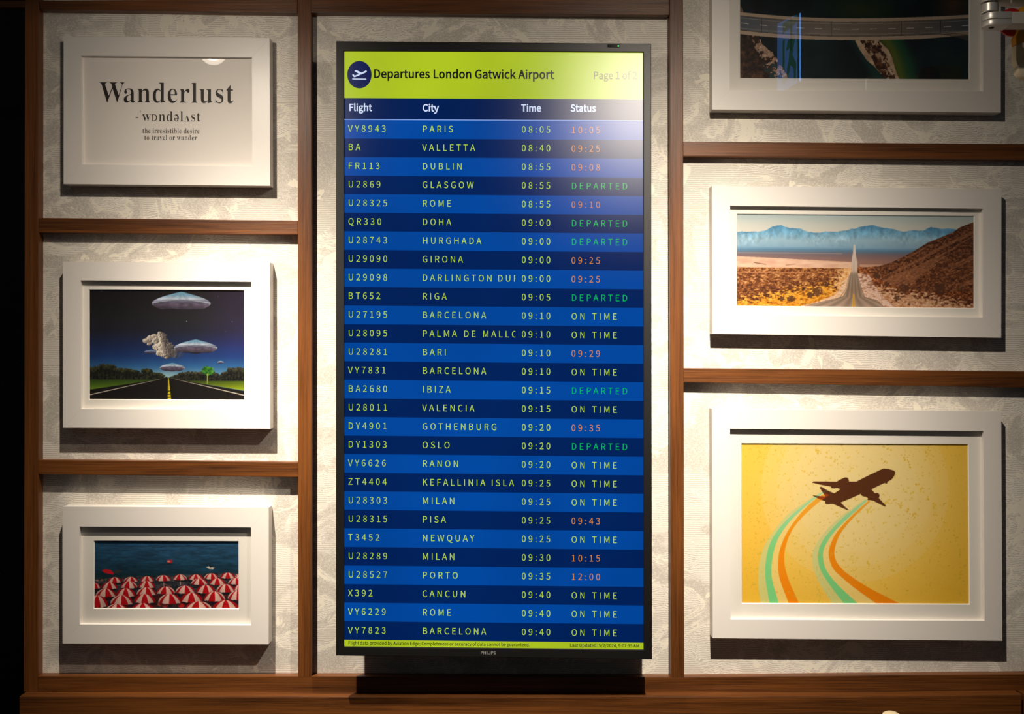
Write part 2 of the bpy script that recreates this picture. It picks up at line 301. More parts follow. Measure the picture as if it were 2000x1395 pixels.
# ------------------------------------------------------------------ lettering
SANS = """A=426|3 0 65 0 50 157 187 0 49 -157 69 0 -174 513 -73 0|134 208 25 79 51 174 3 0 52 -174 24 -79
B=460|71 0 163 0 101 17 69 50 25 84 -30 83 -75 39 0 4 56 42 19 69 -23 73 -61 40 -92 12 -152 0|135 296 0 166 79 0 91 -19 30 -63 -28 -62 -96 -22|135 52 0 193 90 0 104 -22 36 -70 -37 -77 -103 -24
C=447|264 -9 89 19 69 54 -36 42 -54 -43 -65 -15 -85 25 -55 73 -20 112 21 111 56 71 85 26 59 -14 46 -35 35 42 -58 44 -83 19 -117 -32 -80 -91 -30 -143 29 -143 79 -90
D=482|71 0 131 0 130 31 81 88 27 139 -27 139 -81 87 -133 29 -128 0|135 53 0 408 58 0 101 -24 60 -68 20 -111 -20 -110 -60 -70 -101 -25
E=412|71 0 303 0 0 55 -239 0 0 187 195 0 0 56 -195 0 0 161 231 0 0 54 -295 0
F=387|71 0 64 0 0 230 196 0 0 55 -196 0 0 174 231 0 0 54 -295 0
G=482|272 -9 93 17 66 42 0 216 -169 0 0 -54 109 0 0 -134 -40 -22 -52 -8 -94 25 -58 73 -20 112 21 111 60 71 90 26 65 -14 46 -35 35 42 -58 43 -90 20 -121 -32 -84 -91 -30 -143 30 -143 81 -90
H=510|71 0 64 0 0 242 240 0 0 -242 65 0 0 513 -65 0 0 -215 -240 0 0 215 -64 0
I=205|71 0 64 0 0 513 -64 0
J=375|166 -9 81 22 46 57 14 81 0 362 -65 0 0 -356 -20 -84 -62 -25 -50 13 -39 45 -46 -34 57 -60
K=452|71 0 64 0 0 162 88 106 154 -268 73 0 -186 319 161 194 -73 0 -215 -257 -2 0 0 257 -64 0
L=380|71 0 289 0 0 55 -225 0 0 458 -64 0
M=569|71 0 58 0 0 284 -9 152 3 0 42 -117 97 -267 43 0 97 267 41 117 3 0 -8 -152 0 -284 60 0 0 513 -78 0 -98 -274 -36 -107 -2 0 -38 107 -98 274 -77 0
N=506|71 0 61 0 0 270 -8 160 3 0 55 -106 187 -324 67 0 0 513 -62 0 0 -267 9 -162 -3 0 -56 106 -187 323 -66 0
O=520|260 -9 114 33 77 92 28 142 -28 142 -77 91 -114 31 -114 -31 -77 -91 -28 -142 28 -142 77 -92|260 48 -81 26 -53 73 -19 111 19 111 53 71 81 26 80 -26 53 -71 19 -111 -19 -111 -53 -73
P=443|71 0 64 0 0 204 85 0 99 17 66 52 24 90 -24 89 -67 47 -101 14 -146 0|135 257 0 204 74 0 101 -21 35 -77 -33 -81 -101 -25
Q=520|260 45 -81 26 -53 74 -19 113 19 111 53 71 81 26 80 -26 53 -71 19 -111 -19 -113 -53 -74|417 -129 42 3 31 9 -12 50 -24 -6 -30 -2 -75 17 -51 52 95 44 63 90 23 130 -28 142 -77 91 -114 31 -114 -31 -77 -91 -28 -142 23 -132 66 -91 98 -42 70 -87
R=445|135 270 0 191 86 0 93 -21 32 -70 -32 -76 -93 -24|352 0 73 0 -130 225 84 48 31 97 -23 84 -63 46 -93 13 -160 0 0 -513 64 0 0 218 93 0
S=417|213 -9 93 20 60 52 21 74 -30 87 -75 50 -73 31 -58 31 -28 55 26 55 70 20 65 -13 52 -35 34 41 -66 46 -85 17 -116 -38 -46 -97 35 -87 70 -45 73 -32 62 -34 24 -58 -28 -60 -79 -23 -77 17 -65 46 -38 -44 78 -56
T=419|177 0 65 0 0 459 156 0 0 54 -376 0 0 -54 155 0
U=505|253 -9 94 21 65 69 25 130 0 302 -62 0 0 -303 -17 -97 -43 -51 -62 -14 -61 14 -43 51 -16 97 0 303 -64 0 0 -302 24 -130 65 -69
V=403|165 0 74 0 164 513 -66 0 -83 -278 -50 -169 -2 0 -50 169 -83 278 -68 0
W=615|127 0 77 0 76 310 26 116 3 0 25 -116 78 -310 78 0 106 513 -62 0 -55 -279 -28 -167 -4 0 -37 167 -71 279 -60 0 -70 -279 -37 -167 -3 0 -30 167 -54 279 -67 0
X=401|12 0 69 0 73 139 41 83 3 0 44 -83 77 -139 71 0 -151 262 141 251 -68 0 -69 -131 -36 -75 -3 0 -41 75 -70 131 -71 0 140 -248
Y=372|153 0 65 0 0 199 155 314 -68 0 -66 -145 -51 -112 -3 0 -51 112 -66 145 -69 0 154 -314
Z=422|35 0 354 0 0 55 -274 0 271 420 0 38 -326 0 0 -54 246 0 -271 -420
0=389|195 -9 84 29 56 89 19 149 -19 148 -56 87 -84 29 -85 -29 -55 -87 -20 -148 20 -149 55 -89|195 43 -71 51 -27 164 27 163 71 51 70 -51 28 -163 -28 -164
1=389|62 0 281 0 0 53 -103 0 0 460 -49 0 -46 -21 -60 -15 0 -41 91 0 0 -383 -114 0
2=389|31 0 323 0 0 55 -143 0 -84 -5 146 165 56 157 -18 79 -52 53 -80 18 -84 -20 -67 -55 37 -36 48 43 59 17 71 -29 23 -73 -57 -146 -178 -185
3=389|184 -9 84 17 59 51 22 78 -31 86 -77 45 0 3 66 45 25 78 -42 95 -108 33 -79 -17 -64 -44 35 -40 48 36 58 14 64 -23 23 -59 -31 -69 -111 -29 0 -49 94 -13 50 -35 15 -55 -29 -69 -75 -26 -74 18 -53 41 -33 -41 65 -50
4=389|238 0 60 0 0 141 69 0 0 52 -69 0 0 320 -70 0 -214 -330 0 -42 224 0|238 193 -157 0 116 175 42 75 3 0 -4 -93
5=389|183 -9 82 21 62 59 25 96 -22 93 -55 53 -78 18 -42 -6 -35 -15 13 149 193 0 0 54 -249 0 -17 -239 35 -22 40 23 45 7 77 -31 29 -86 -31 -88 -78 -33 -74 17 -52 40 -32 -42 65 -47
6=389|211 -9 74 21 53 58 21 88 -18 89 -50 54 -75 18 -62 -17 -55 -45 20 126 47 67 66 20 45 -11 36 -28 36 39 -51 38 -69 14 -93 -27 -70 -89 -27 -161 23 -141 61 -85|101 206 53 50 51 15 70 -31 23 -82 -25 -85 -62 -32 -77 43
7=389|139 0 66 0 16 178 44 150 91 147 0 38 -322 0 0 -54 250 0 -107 -209
8=389|196 -9 116 38 44 94 -26 85 -60 50 0 4 46 51 22 73 -37 97 -104 38 -100 -36 -40 -94 20 -70 49 -49 0 -2 -64 -55 -30 -88 46 -98|231 279 -81 42 -35 70 23 60 59 22 64 -26 23 -65 -14 -54|197 39 -77 26 -31 68 20 67 51 49 95 -47 41 -77 -28 -62
9=389|165 -9 90 28 69 93 27 167 -23 135 -61 81 -89 27 -74 -21 -53 -58 -20 -87 18 -89 49 -54 74 -18 64 17 55 45 -21 -126 -46 -67 -62 -20 -47 11 -39 28 -35 -40 51 -37|290 311 -54 -53 -53 -16 -69 31 -23 83 25 85 63 32 77 -42
:=195|97 273 33 14 14 35 -14 35 -33 14 -32 -14 -14 -35 14 -35|97 -9 33 13 14 35 -14 36 -33 13 -32 -13 -14 -36 14 -35
;=195|97 273 33 14 14 35 -14 35 -33 14 -32 -14 -14 -35 14 -35|53 -133 74 58 28 88 -15 55 -39 20 -34 -12 -14 -33 14 -32 32 -12 8 0 -19 -56 -51 -38
,=195|53 -133 74 58 28 88 -15 55 -39 20 -34 -12 -14 -33 14 -32 32 -12 8 0 -19 -56 -51 -38
.=195|97 -9 33 13 14 35 -14 36 -33 13 -32 -13 -14 -36 14 -35
/=275|8 -125 47 0 209 681 -46 0
a=394|152 -9 67 16 59 39 2 0 6 -46 52 0 0 234 -13 82 -43 55 -75 19 -85 -16 -65 -34 25 -44 52 28 62 13 63 -30 16 -66 -133 -27 -76 -46 -25 -69 32 -80|170 43 -48 14 -19 46 38 60 134 35 0 -106 -53 -37
b=433|232 -9 81 24 61 70 23 111 -17 103 -51 67 -83 24 -63 -16 -57 -37 3 68 0 152 -65 0 0 -557 52 0 5 39 3 0 53 -35|221 45 -43 8 -49 31 0 200 52 39 49 13 77 -38 24 -103 -31 -110
c=357|214 -9 66 13 58 35 -28 43 -41 -27 -49 -11 -85 40 -33 106 34 106 86 40 41 -9 35 -24 32 42 -47 32 -64 13 -91 -24 -66 -68 -26 -108 24 -108 63 -68
d=434|194 -9 64 16 52 38 2 0 5 -45 53 0 0 557 -65 0 0 -146 4 -65 -50 32 -57 12 -82 -24 -60 -70 -23 -106 20 -108 54 -68|208 45 -77 38 -28 107 32 106 78 40 46 -9 46 -31 0 -199 -47 -39
e=388|218 -9 70 11 55 27 -22 43 -45 -22 -51 -8 -88 36 -38 97 257 0 3 36 -18 95 -52 62 -82 22 -83 -24 -63 -69 -25 -107 25 -107 65 -68|99 221 37 87 72 31 70 -30 25 -88
f=228|23 328 52 0 0 -328 64 0 0 328 80 0 0 52 -80 0 0 60 13 56 41 19 21 -2 21 -8 14 50 -29 8 -34 4 -84 -34 -27 -92 0 -61 -52 -3
g=395|193 -175 102 18 66 48 24 66 -33 68 -99 22 -75 0 -53 12 -14 29 7 26 18 20 27 -10 29 -4 99 36 40 97 -8 45 -23 33 78 0 0 49 -132 0 -24 7 -30 3 -100 -37 -42 -99 15 -61 34 -41 0 -3 -28 -29 -14 -42 10 -38 25 -24 0 -3 -42 -39 -14 -48 43 -75|192 164 -57 24 -24 66 24 66 57 23 58 -23 23 -66 -24 -66|202 -131 -81 18 -29 49 9 33 29 31 49 -6 66 0 58 -10 19 -38 -33 -53
h=425|64 0 65 0 0 276 51 43 52 15 55 -24 18 -78 0 -232 63 0 0 241 -28 111 -88 38 -69 -19 -57 -45 3 79 0 152 -65 0
i=193|64 0 65 0 0 380 -65 0|97 459 30 11 12 31 -12 30 -30 12 -31 -12 -11 -30 11 -31
k=387|64 0 63 0 0 100 72 83 111 -183 70 0 -144 227 127 153 -72 0 -161 -200 -3 0 0 377 -63 0
l=199|132 -9 37 5 -9 50 -14 -2 -12 6 -5 21 0 486 -65 0 0 -481 16 -63
m=648|64 0 65 0 0 276 50 44 45 14 54 -24 17 -78 0 -232 64 0 0 276 50 44 45 14 54 -24 17 -78 0 -232 64 0 0 241 -28 111 -87 38 -66 -20 -60 -53 -36 53 -69 20 -64 -19 -54 -46 -2 0 -6 55 -53 0
n=427|64 0 65 0 0 276 51 43 52 15 55 -24 18 -78 0 -232 63 0 0 241 -28 111 -88 38 -70 -19 -57 -46 -2 0 -6 55 -53 0
o=424|212 -9 87 23 64 68 25 108 -25 108 -64 68 -87 24 -87 -24 -64 -68 -25 -108 25 -108 64 -68|212 44 -79 40 -31 106 31 106 79 40 80 -40 31 -106 -31 -106
p=434|64 -160 65 0 0 128 -2 67 52 -33 53 -11 81 24 61 70 23 111 -17 103 -51 67 -83 24 -64 -16 -57 -38 -2 0 -6 44 -53 0|221 45 -43 8 -49 31 0 200 52 39 49 13 77 -38 24 -103 -31 -110
r=272|64 0 65 0 0 244 45 69 50 20 37 -7 12 56 -18 6 -23 2 -59 -21 -48 -58 -2 0 -6 69 -53 0
t=264|183 -9 37 4 34 10 -12 48 -22 -7 -22 -3 -46 19 -13 54 0 212 104 0 0 52 -104 0 0 107 -53 0 -7 -107 -60 -3 0 -49 57 0 0 -210 23 -92
u=425|176 -9 68 19 57 50 2 0 5 -60 53 0 0 380 -63 0 0 -269 -51 -49 -52 -16 -55 24 -17 77 0 233 -64 0 0 -241 28 -110
v=365|146 0 75 0 135 380 -63 0 -72 -216 -35 -112 -4 0 -35 112 -71 216 -67 0
w=562|125 0 74 0 54 204 26 110 3 0 26 -109 55 -205 77 0 103 380 -61 0 -56 -220 -23 -105 -3 0 -27 105 -59 220 -63 0 -59 -220 -25 -105 -4 0 -22 105 -57 220 -65 0
y=365|71 -164 89 38 53 94 143 412 -63 0 -68 -211 -31 -107 -4 0 -37 107 -77 211 -67 0 153 -381 -9 -28 -32 -59 -53 -23 -29 6 -13 -51
s=328|164 -9 102 33 36 80 -37 77 -79 38 -57 26 -25 40 18 39 53 16 46 -9 40 -24 31 40 -52 30 -66 13 -96 -31 -35 -77 36 -72 75 -38 59 -27 28 -45 -19 -42 -56 -17 -61 12 -52 33 -31 -43 64 -37
x=349|11 0 67 0 51 89 38 68 4 0 41 -68 56 -89 70 0 -125 192 115 188 -66 0 -47 -83 -34 -64 -3 0 -37 64 -51 83 -70 0 116 -182
j=193|25 -169 80 33 24 93 0 423 -64 0 0 -423 -9 -55 -38 -20 -36 7 -13 -49 24 -7|97 459 30 11 12 31 -12 30 -30 12 -31 -12 -12 -30 12 -31"""
SERIF = """W=1222|341 -21 -277 807 -16 40 -18 28 -24 17 -37 6 0 34 392 0 0 -34 -37 -4 -24 -9 -15 -17 -4 -26 3 -33 12 -43 150 -439 156 399 -30 93 -17 39 -20 22 -31 12 -46 6 0 34 420 0 0 -34 -51 -6 -31 -18 -10 -30 12 -51 150 -440 133 407 12 42 4 32 -5 29 -16 19 -28 11 -42 5 0 34 242 0 0 -34 -34 -12 -25 -23 -20 -35 -19 -48 -258 -780 -36 0 -225 639 -251 -639
a=688|509 -20 -57 10 -36 30 -16 50 -64 -49 -69 -29 -76 -9 -63 10 -47 30 -31 46 -10 57 10 56 29 48 48 42 111 56 160 52 0 102 -6 49 -19 34 -31 19 -46 7 -49 -5 -29 -14 -10 -24 19 -35 14 -26 5 -25 -7 -33 -19 -25 -30 -17 -36 -6 -37 7 -28 18 -17 29 -6 38 8 44 25 40 39 33 51 25 63 16 72 6 122 -13 81 -40 32 -41 20 -55 7 -68 0 -295 4 -46 6 -8 12 -2 15 3 18 11 17 -28 -46 -42 -49 -25|302 67 21 4 25 11 26 18 24 26 0 212 -71 -24 -50 -37 -31 -49 -10 -60 8 -56 22 -34
n=762|36 0 0 32 33 6 21 13 11 24 4 36 0 395 -4 36 -10 25 -20 15 -33 6 0 33 258 0 0 -86 54 56 63 34 73 12 63 -9 49 -26 35 -42 21 -60 7 -77 0 -312 3 -35 10 -24 20 -14 33 -6 0 -32 -323 0 0 32 10 0 31 9 19 26 6 44 0 323 -3 48 -9 34 -19 20 -33 7 -59 -18 -51 -55 0 -359 3 -35 9 -24 20 -14 32 -6 0 -32
d=740|279 -20 -66 10 -58 31 -48 48 -37 64 -23 76 -8 85 8 97 25 84 39 68 52 51 61 32 67 11 59 -9 52 -25 44 -43 0 242 -5 35 -17 23 -28 13 -44 5 0 33 286 0 0 -761 3 -42 8 -27 20 -16 38 -10 0 -34 -119 -10 -142 -31 0 98 -44 -55 -55 -32|343 56 30 7 31 20 25 30 17 39 0 332 -11 30 -23 25 -30 17 -34 5 -53 -15 -34 -46 -20 -80 -6 -114 6 -110 18 -79 33 -45
e=602|308 -20 -74 10 -65 31 -54 49 -41 67 -26 82 -9 95 9 89 27 78 43 65 56 49 66 31 74 11 72 -9 61 -25 51 -43 37 -58 23 -71 7 -84 0 -15 -331 0 7 -89 20 -69 33 -50 46 -29 59 -10 51 9 47 29 43 49 30 -27 -54 -72 -61 -52 -70 -31|232 384 171 0 0 46 -4 73 -13 51 -24 30 -40 10 -39 -12 -28 -35 -17 -58 -6 -82
r=575|36 0 0 32 34 6 21 13 10 23 4 37 0 393 -3 42 -9 24 -19 12 -34 5 2 34 249 0 0 -117 39 57 44 41 47 26 45 9 49 -8 36 -21 21 -34 7 -42 -6 -35 -17 -28 -26 -18 -34 -6 -31 4 -21 12 -30 39 -16 15 -21 5 -27 -9 -26 -28 -19 -43 -7 -56 0 -273 5 -38 15 -23 29 -12 48 -6 0 -32
l=399|36 0 0 32 34 6 21 13 10 23 4 37 0 684 -3 38 -8 25 -19 15 -35 5 0 33 257 0 0 -800 3 -35 9 -24 19 -13 32 -7 0 -32
u=749|262 -20 -79 13 -53 41 -29 67 -10 92 0 303 -3 40 -9 29 -21 17 -35 6 0 33 260 0 0 -473 5 -32 14 -24 22 -16 29 -5 57 15 47 46 0 364 -4 43 -11 28 -23 15 -40 6 0 33 268 0 0 -481 4 -39 11 -23 22 -13 36 -6 0 -33 -121 -12 -142 -34 0 101 -38 -42 -47 -32 -53 -20
s=576|302 -20 -59 8 -70 24 -27 5 -27 -8 -17 -26 -31 0 0 228 35 0 26 -76 41 -57 51 -36 57 -12 44 5 32 18 20 28 7 36 -18 51 -54 42 -98 49 -62 38 -43 41 -26 48 -9 55 14 77 42 64 66 42 86 14 50 -6 66 -17 14 -3 14 -2 20 7 15 21 27 0 0 -195 -31 0 -27 64 -37 47 -45 29 -50 9 -38 -5 -28 -15 -17 -24 -5 -30 5 -29 15 -24 26 -21 37 -21 90 -44 59 -36 41 -40 24 -50 7 -64 -14 -86 -44 -67 -68 -42
t=457|247 -19 -69 10 -46 30 -27 50 -8 71 0 415 -57 0 0 42 136 139 48 59 34 51 31 0 0 -227 126 0 0 -64 -126 0 0 -393 2 -37 8 -26 14 -15 23 -5 42 17 34 51 33 -17 -36 -66 -45 -47 -54 -28
w=869|244 -20 -210 549 -22 40 -14 11 -19 7 0 34 298 0 0 -34 -23 -3 -15 -6 -8 -10 -3 -16 3 -21 8 -26 94 -251 89 216 -20 62 -11 28 -12 17 -16 9 -27 4 0 31 310 0 0 -34 -41 -10 -14 -25 1 -14 3 -14 77 -242 92 230 10 39 -4 16 -10 11 -48 12 0 31 179 0 0 -31 -25 -6 -16 -15 -27 -53 -215 -536 -30 0 -132 414 -167 -414
h=762|36 0 0 32 33 6 21 13 11 24 4 36 0 687 -4 36 -10 24 -20 15 -33 7 0 31 258 0 0 -378 54 58 64 34 72 12 63 -9 49 -26 35 -42 21 -60 7 -77 0 -312 3 -35 10 -24 20 -14 33 -6 0 -32 -323 0 0 32 10 0 31 9 19 26 6 44 0 323 -3 48 -9 34 -19 20 -33 7 -59 -18 -51 -55 0 -359 3 -35 9 -24 20 -14 32 -6 0 -32
i=396|201 724 -39 7 -32 22 -22 32 -7 40 7 39 22 33 32 22 39 8 40 -8 32 -22 22 -33 7 -39 -7 -40 -22 -32 -33 -22|36 0 0 32 34 6 21 13 10 23 4 37 0 393 -3 41 -9 25 -19 12 -34 5 2 34 255 0 0 -510 3 -35 9 -24 19 -13 32 -7 0 -32
b=721|86 -23 0 799 -3 52 -10 29 -20 14 -37 7 0 33 261 0 0 -354 47 44 55 27 63 9 67 -10 58 -29 49 -47 37 -61 23 -74 8 -84 -10 -97 -29 -85 -45 -70 -61 -54 -72 -35 -83 -11 -88 19 -86 57 -104 -79|365 28 43 8 33 23 22 39 21 92 6 130 -7 107 -21 75 -38 44 -56 14 -30 -5 -28 -16 -22 -24 -11 -31 0 -347 10 -60 29 -37
o=673|337 -20 -83 11 -73 32 -61 51 -45 66 -28 79 -9 89 9 90 28 80 45 66 61 50 72 32 83 11 82 -11 72 -31 60 -50 46 -65 28 -80 10 -92 -10 -91 -28 -80 -46 -66 -59 -50 -72 -31|337 23 48 14 33 41 10 34 7 51 4 145 -6 147 -18 86 -32 43 -46 14 -49 -14 -31 -43 -18 -87 -5 -145 5 -146 7 -50 11 -35 32 -41
v=612|285 -20 -208 516 -33 66 -19 18 -30 7 0 34 333 0 0 -33 -16 0 -41 -9 -13 -27 3 -16 108 -292 102 261 11 39 -8 25 -25 14 -42 5 0 33 203 0 0 -31 -33 -12 -22 -21 -35 -71 -200 -506"""
def decode(t):
    G = {}
    for ln in t.split('\n'):
        if not ln: continue
        c = ln[0]; parts = ln[2:].split('|'); cs = []
        for p in parts[1:]:
            a = list(map(int, p.split())); x = y = 0; pts = []
            for i in range(0, len(a), 2):
                x += a[i]; y += a[i + 1]; pts.append((x, y))
            cs.append(pts)
        G[c] = (int(parts[0]), cs)
    return G
SANS = decode(SANS); SERIF = decode(SERIF)
def caph(G, c='l'):
    return max(p[1] for s in G[c][1] for p in s)
CAP_SANS = caph(SANS, 'H'); CAP_SERIF = 0.0 + max(p[1] for s in SERIF['W'][1] for p in s)
SANS_SPACE = SANS['n'][0] * 0.40; SERIF_SPACE = SERIF['n'][0] * 0.45
def rot180(g):
    adv, cs = g; ys = [p[1] for s in cs for p in s]; lo, hi = min(ys), max(ys)
    return (adv, [[(adv - x, lo + hi - y) for x, y in s] for s in cs])
SERIF['ə'] = rot180(SERIF['e']); SERIF['ʌ'] = rot180(SERIF['v'])
xh = max(p[1] for p in SERIF['n'][1][0]); U = xh / 10.0
def arc(cx, cy, rx, ry, a0, a1, n=14):
    return [(cx + rx * math.cos(math.radians(a0 + (a1 - a0) * i / n)), cy + ry * math.sin(math.radians(a0 + (a1 - a0) * i / n))) for i in range(n + 1)]
SERIF['ɒ'] = (int(11.2 * U), [[(-0.2 * U, 9.2 * U), (0.2 * U, 9.9 * U), (4 * U, 9.9 * U)] + arc(5.2 * U, 4.9 * U, 5.1 * U, 5.0 * U, 88, -88) + [(2 * U, -0.1 * U), (1.4 * U, 0.6 * U), (1.4 * U, 8.8 * U)],
                         [(3.4 * U, 8.8 * U), (3.4 * U, 0.9 * U)] + arc(4.8 * U, 4.9 * U, 3.1 * U, 4.1 * U, -85, 85)])
SERIF['-'] = (int(7 * U), [[(0.8 * U, 4.2 * U), (6.2 * U, 4.2 * U), (6.2 * U, 5.6 * U), (0.8 * U, 5.6 * U)]])
SERIF['ˈ'] = (int(4.5 * U), [[(1.6 * U, 11.6 * U), (2.6 * U, 11.6 * U), (3.2 * U, 15.6 * U), (1.2 * U, 15.6 * U)]])

def offset_loops(loops, d, dy=None):
    dy = d if dy is None else dy
    out = []
    for L in loops:
        n = len(L); o = []
        for i in range(n):
            x0, y0 = L[i - 1]; x1, y1 = L[i]; x2, y2 = L[(i + 1) % n]
            ax, ay = x1 - x0, y1 - y0; bx, by = x2 - x1, y2 - y1
            la = math.hypot(ax, ay) or 1e-9; lb = math.hypot(bx, by) or 1e-9
            n1 = (-ay / la, ax / la); n2 = (-by / lb, bx / lb)
            mx, my = n1[0] + n2[0], n1[1] + n2[1]; q = (mx * mx + my * my)
            if q < 0.35: k = 1.0 / math.sqrt(q + 1e-6)
            else: k = 2.0 / q
            o.append((x1 + mx * d * k, y1 + my * dy * k))
        out.append(o)
    return out
def area(L): return sum(L[i - 1][0] * L[i][1] - L[i][0] * L[i - 1][1] for i in range(len(L))) / 2
def layout(text, G, cap, capunits, track=0.0, hs=1.0, off=0.0, space=None, offy=None):
    """list of loops in pixels, y up, baseline 0, plus the width"""
    k = cap / capunits; x = 0.0; loops = []; kern = {('W', 'a'): -0.10, ('r', 'l'): 0.02}
    prev = None
    for ch in text:
        if ch == ' ': x += (space or 1) * k * hs + track; prev = ch; continue
        if (prev, ch) in kern: x += kern[(prev, ch)] * capunits * k * hs
        adv, cs = G[ch]
        big = max(cs, key=lambda L: abs(area(L))); sgn = 1.0 if area(big) < 0 else -1.0
        ls = [[(px * k * hs, py * k) for px, py in c] for c in cs]
        if off: ls = offset_loops(ls, off * sgn, None if offy is None else offy * sgn)
        loops += [[(x + a, b) for a, b in L] for L in ls]
        x += adv * k * hs + track; prev = ch
    return loops, x - track
def fill2d(loops):
    cu = bpy.data.curves.new('tmp', 'CURVE'); cu.dimensions = '2D'; cu.fill_mode = 'BOTH'; cu.resolution_u = 1
    for L in loops:
        sp = cu.splines.new('POLY'); sp.points.add(len(L) - 1)
        sp.points.foreach_set('co', [c for p in L for c in (p[0], p[1], 0.0, 1.0)]); sp.use_cyclic_u = True
    ob = bpy.data.objects.new('tmp', cu); me = bpy.data.meshes.new_from_object(ob)
    vs = [tuple(v.co)[:2] for v in me.vertices]; fs = [tuple(p.vertices) for p in me.polygons]
    bpy.data.objects.remove(ob); bpy.data.curves.remove(cu); bpy.data.meshes.remove(me)
    return vs, fs
def clip_right(vs, fs, xmax):     # cut the letters off at a column edge
    nv, nf = list(vs), []
    for f in fs:
        poly = [vs[i] for i in f]; out = []
        for i in range(len(poly)):
            a, b = poly[i - 1], poly[i]
            if (a[0] <= xmax) != (b[0] <= xmax):
                t = (xmax - a[0]) / (b[0] - a[0]); out.append((xmax, a[1] + t * (b[1] - a[1])))
            if b[0] <= xmax: out.append(b)
        if len(out) >= 3:
            s = len(nv); nv += out; nf.append(tuple(range(s, s + len(out))))
    return nv, nf

# ------------------------------------------------------------------ painted prints (numpy -> colours on a fine mesh)
def lattice(seed, nx, ny): return np.random.RandomState(seed).rand(ny, nx).astype(np.float32)
def vnoise(X, Y, fx, fy, seed, octv=3, rough=0.5):
    out = np.zeros_like(X); amp = 1.0; tot = 0.0
    for o in range(octv):
        x = X * fx * 2**o + 37.3 * o + 500; y = Y * fy * 2**o + 11.7 * o + 500
        xi = np.floor(x).astype(int); yi = np.floor(y).astype(int); tx = x - xi; ty = y - yi
        tx = tx * tx * (3 - 2 * tx); ty = ty * ty * (3 - 2 * ty)
        L = lattice(seed + o, 256, 256)
        g = lambda a, b: L[b % 256, a % 256]
        v = (g(xi, yi) * (1 - tx) + g(xi + 1, yi) * tx) * (1 - ty) + (g(xi, yi + 1) * (1 - tx) + g(xi + 1, yi + 1) * tx) * ty
        out += v * amp; tot += amp; amp *= rough
    return out / tot
def ss(v, a, b):
    t = np.clip((v - a) / (b - a), 0, 1); return t * t * (3 - 2 * t)
def catmull(pts, n=6):
    P_ = [pts[0]] + list(pts) + [pts[-1]]; out = []
    for i in range(1, len(P_) - 2):
        p0, p1, p2, p3 = [np.array(p, float) for p in P_[i - 1:i + 3]]
        for j in range(n):
            t = j / n
            out.append(tuple(0.5 * ((2 * p1) + (-p0 + p2) * t + (2 * p0 - 5 * p1 + 4 * p2 - p3) * t * t + (-p0 + 3 * p1 - 3 * p2 + p3) * t**3)))
    out.append(tuple(pts[-1])); return out
class Art:
    def __init__(s, x0, y0, x1, y1, scale, dens=1.0, sup=2):
        """art box in zoomed units; scale = zoomed units per photo pixel"""
        s.box = (x0, y0, x1, y1); s.sup = sup
        s.w = int(round((x1 - x0) / scale * dens)); s.h = int(round((y1 - y0) / scale * dens))
        W, H = s.w * sup, s.h * sup
        s.X, s.Y = np.meshgrid(x0 + (np.arange(W) + .5) / W * (x1 - x0), y0 + (np.arange(H) + .5) / H * (y1 - y0))
        s.X = s.X.astype(np.float32); s.Y = s.Y.astype(np.float32)
        s.im = np.zeros((H, W, 3), np.float32)
    def paint(s, mask, col):
        m = np.asarray(mask, np.float32)[..., None]
        c = np.asarray(col, np.float32)
        s.im = s.im * (1 - m) + c * m
    def poly(s, pts):
        x0, y0 = min(p[0] for p in pts), min(p[1] for p in pts); x1, y1 = max(p[0] for p in pts), max(p[1] for p in pts)
        r = np.where((s.Y[:, 0] >= y0) & (s.Y[:, 0] <= y1))[0]; c = np.where((s.X[0] >= x0) & (s.X[0] <= x1))[0]
        m = np.zeros(s.X.shape, bool)
        if not len(r) or not len(c): return m
        sl = (slice(r[0], r[-1] + 1), slice(c[0], c[-1] + 1)); X = s.X[sl]; Y = s.Y[sl]; ins = np.zeros(X.shape, bool)
        for i in range(len(pts)):
            ax, ay = pts[i - 1]; bx, by = pts[i]
            if ay == by: continue
            cr = ((ay > Y) != (by > Y)) & (X < (bx - ax) * (Y - ay) / (by - ay) + ax)
            ins ^= cr
        m[sl] = ins; return m
    def ell(s, cx, cy, rx, ry): return ((s.X - cx) / rx)**2 + ((s.Y - cy) / ry)**2 < 1
    def line(s, a, b, w0, w1):
        ax, ay = a; bx, by = b; L2 = (bx - ax)**2 + (by - ay)**2
        t = np.clip(((s.X - ax) * (bx - ax) + (s.Y - ay) * (by - ay)) / L2, 0, 1)
        d = np.hypot(s.X - ax - t * (bx - ax), s.Y - ay - t * (by - ay))
        return np.clip((w0 + (w1 - w0) * t) / 2 - d + 0.5, 0, 1)
    def ramp(s, v, stops):
        v = np.asarray(v); xs = [a for a, _ in stops]
        return np.stack([np.interp(v, xs, [c[i] for _, c in stops]) for i in range(3)], -1).astype(np.float32)
    def noise(s, fx, fy, seed, o=3, r=0.5): return vnoise(s.X, s.Y, fx, fy, seed, o, r)
    def final(s):
        k = s.sup; return s.im.reshape(s.h, k, s.w, k, 3).mean((1, 3))
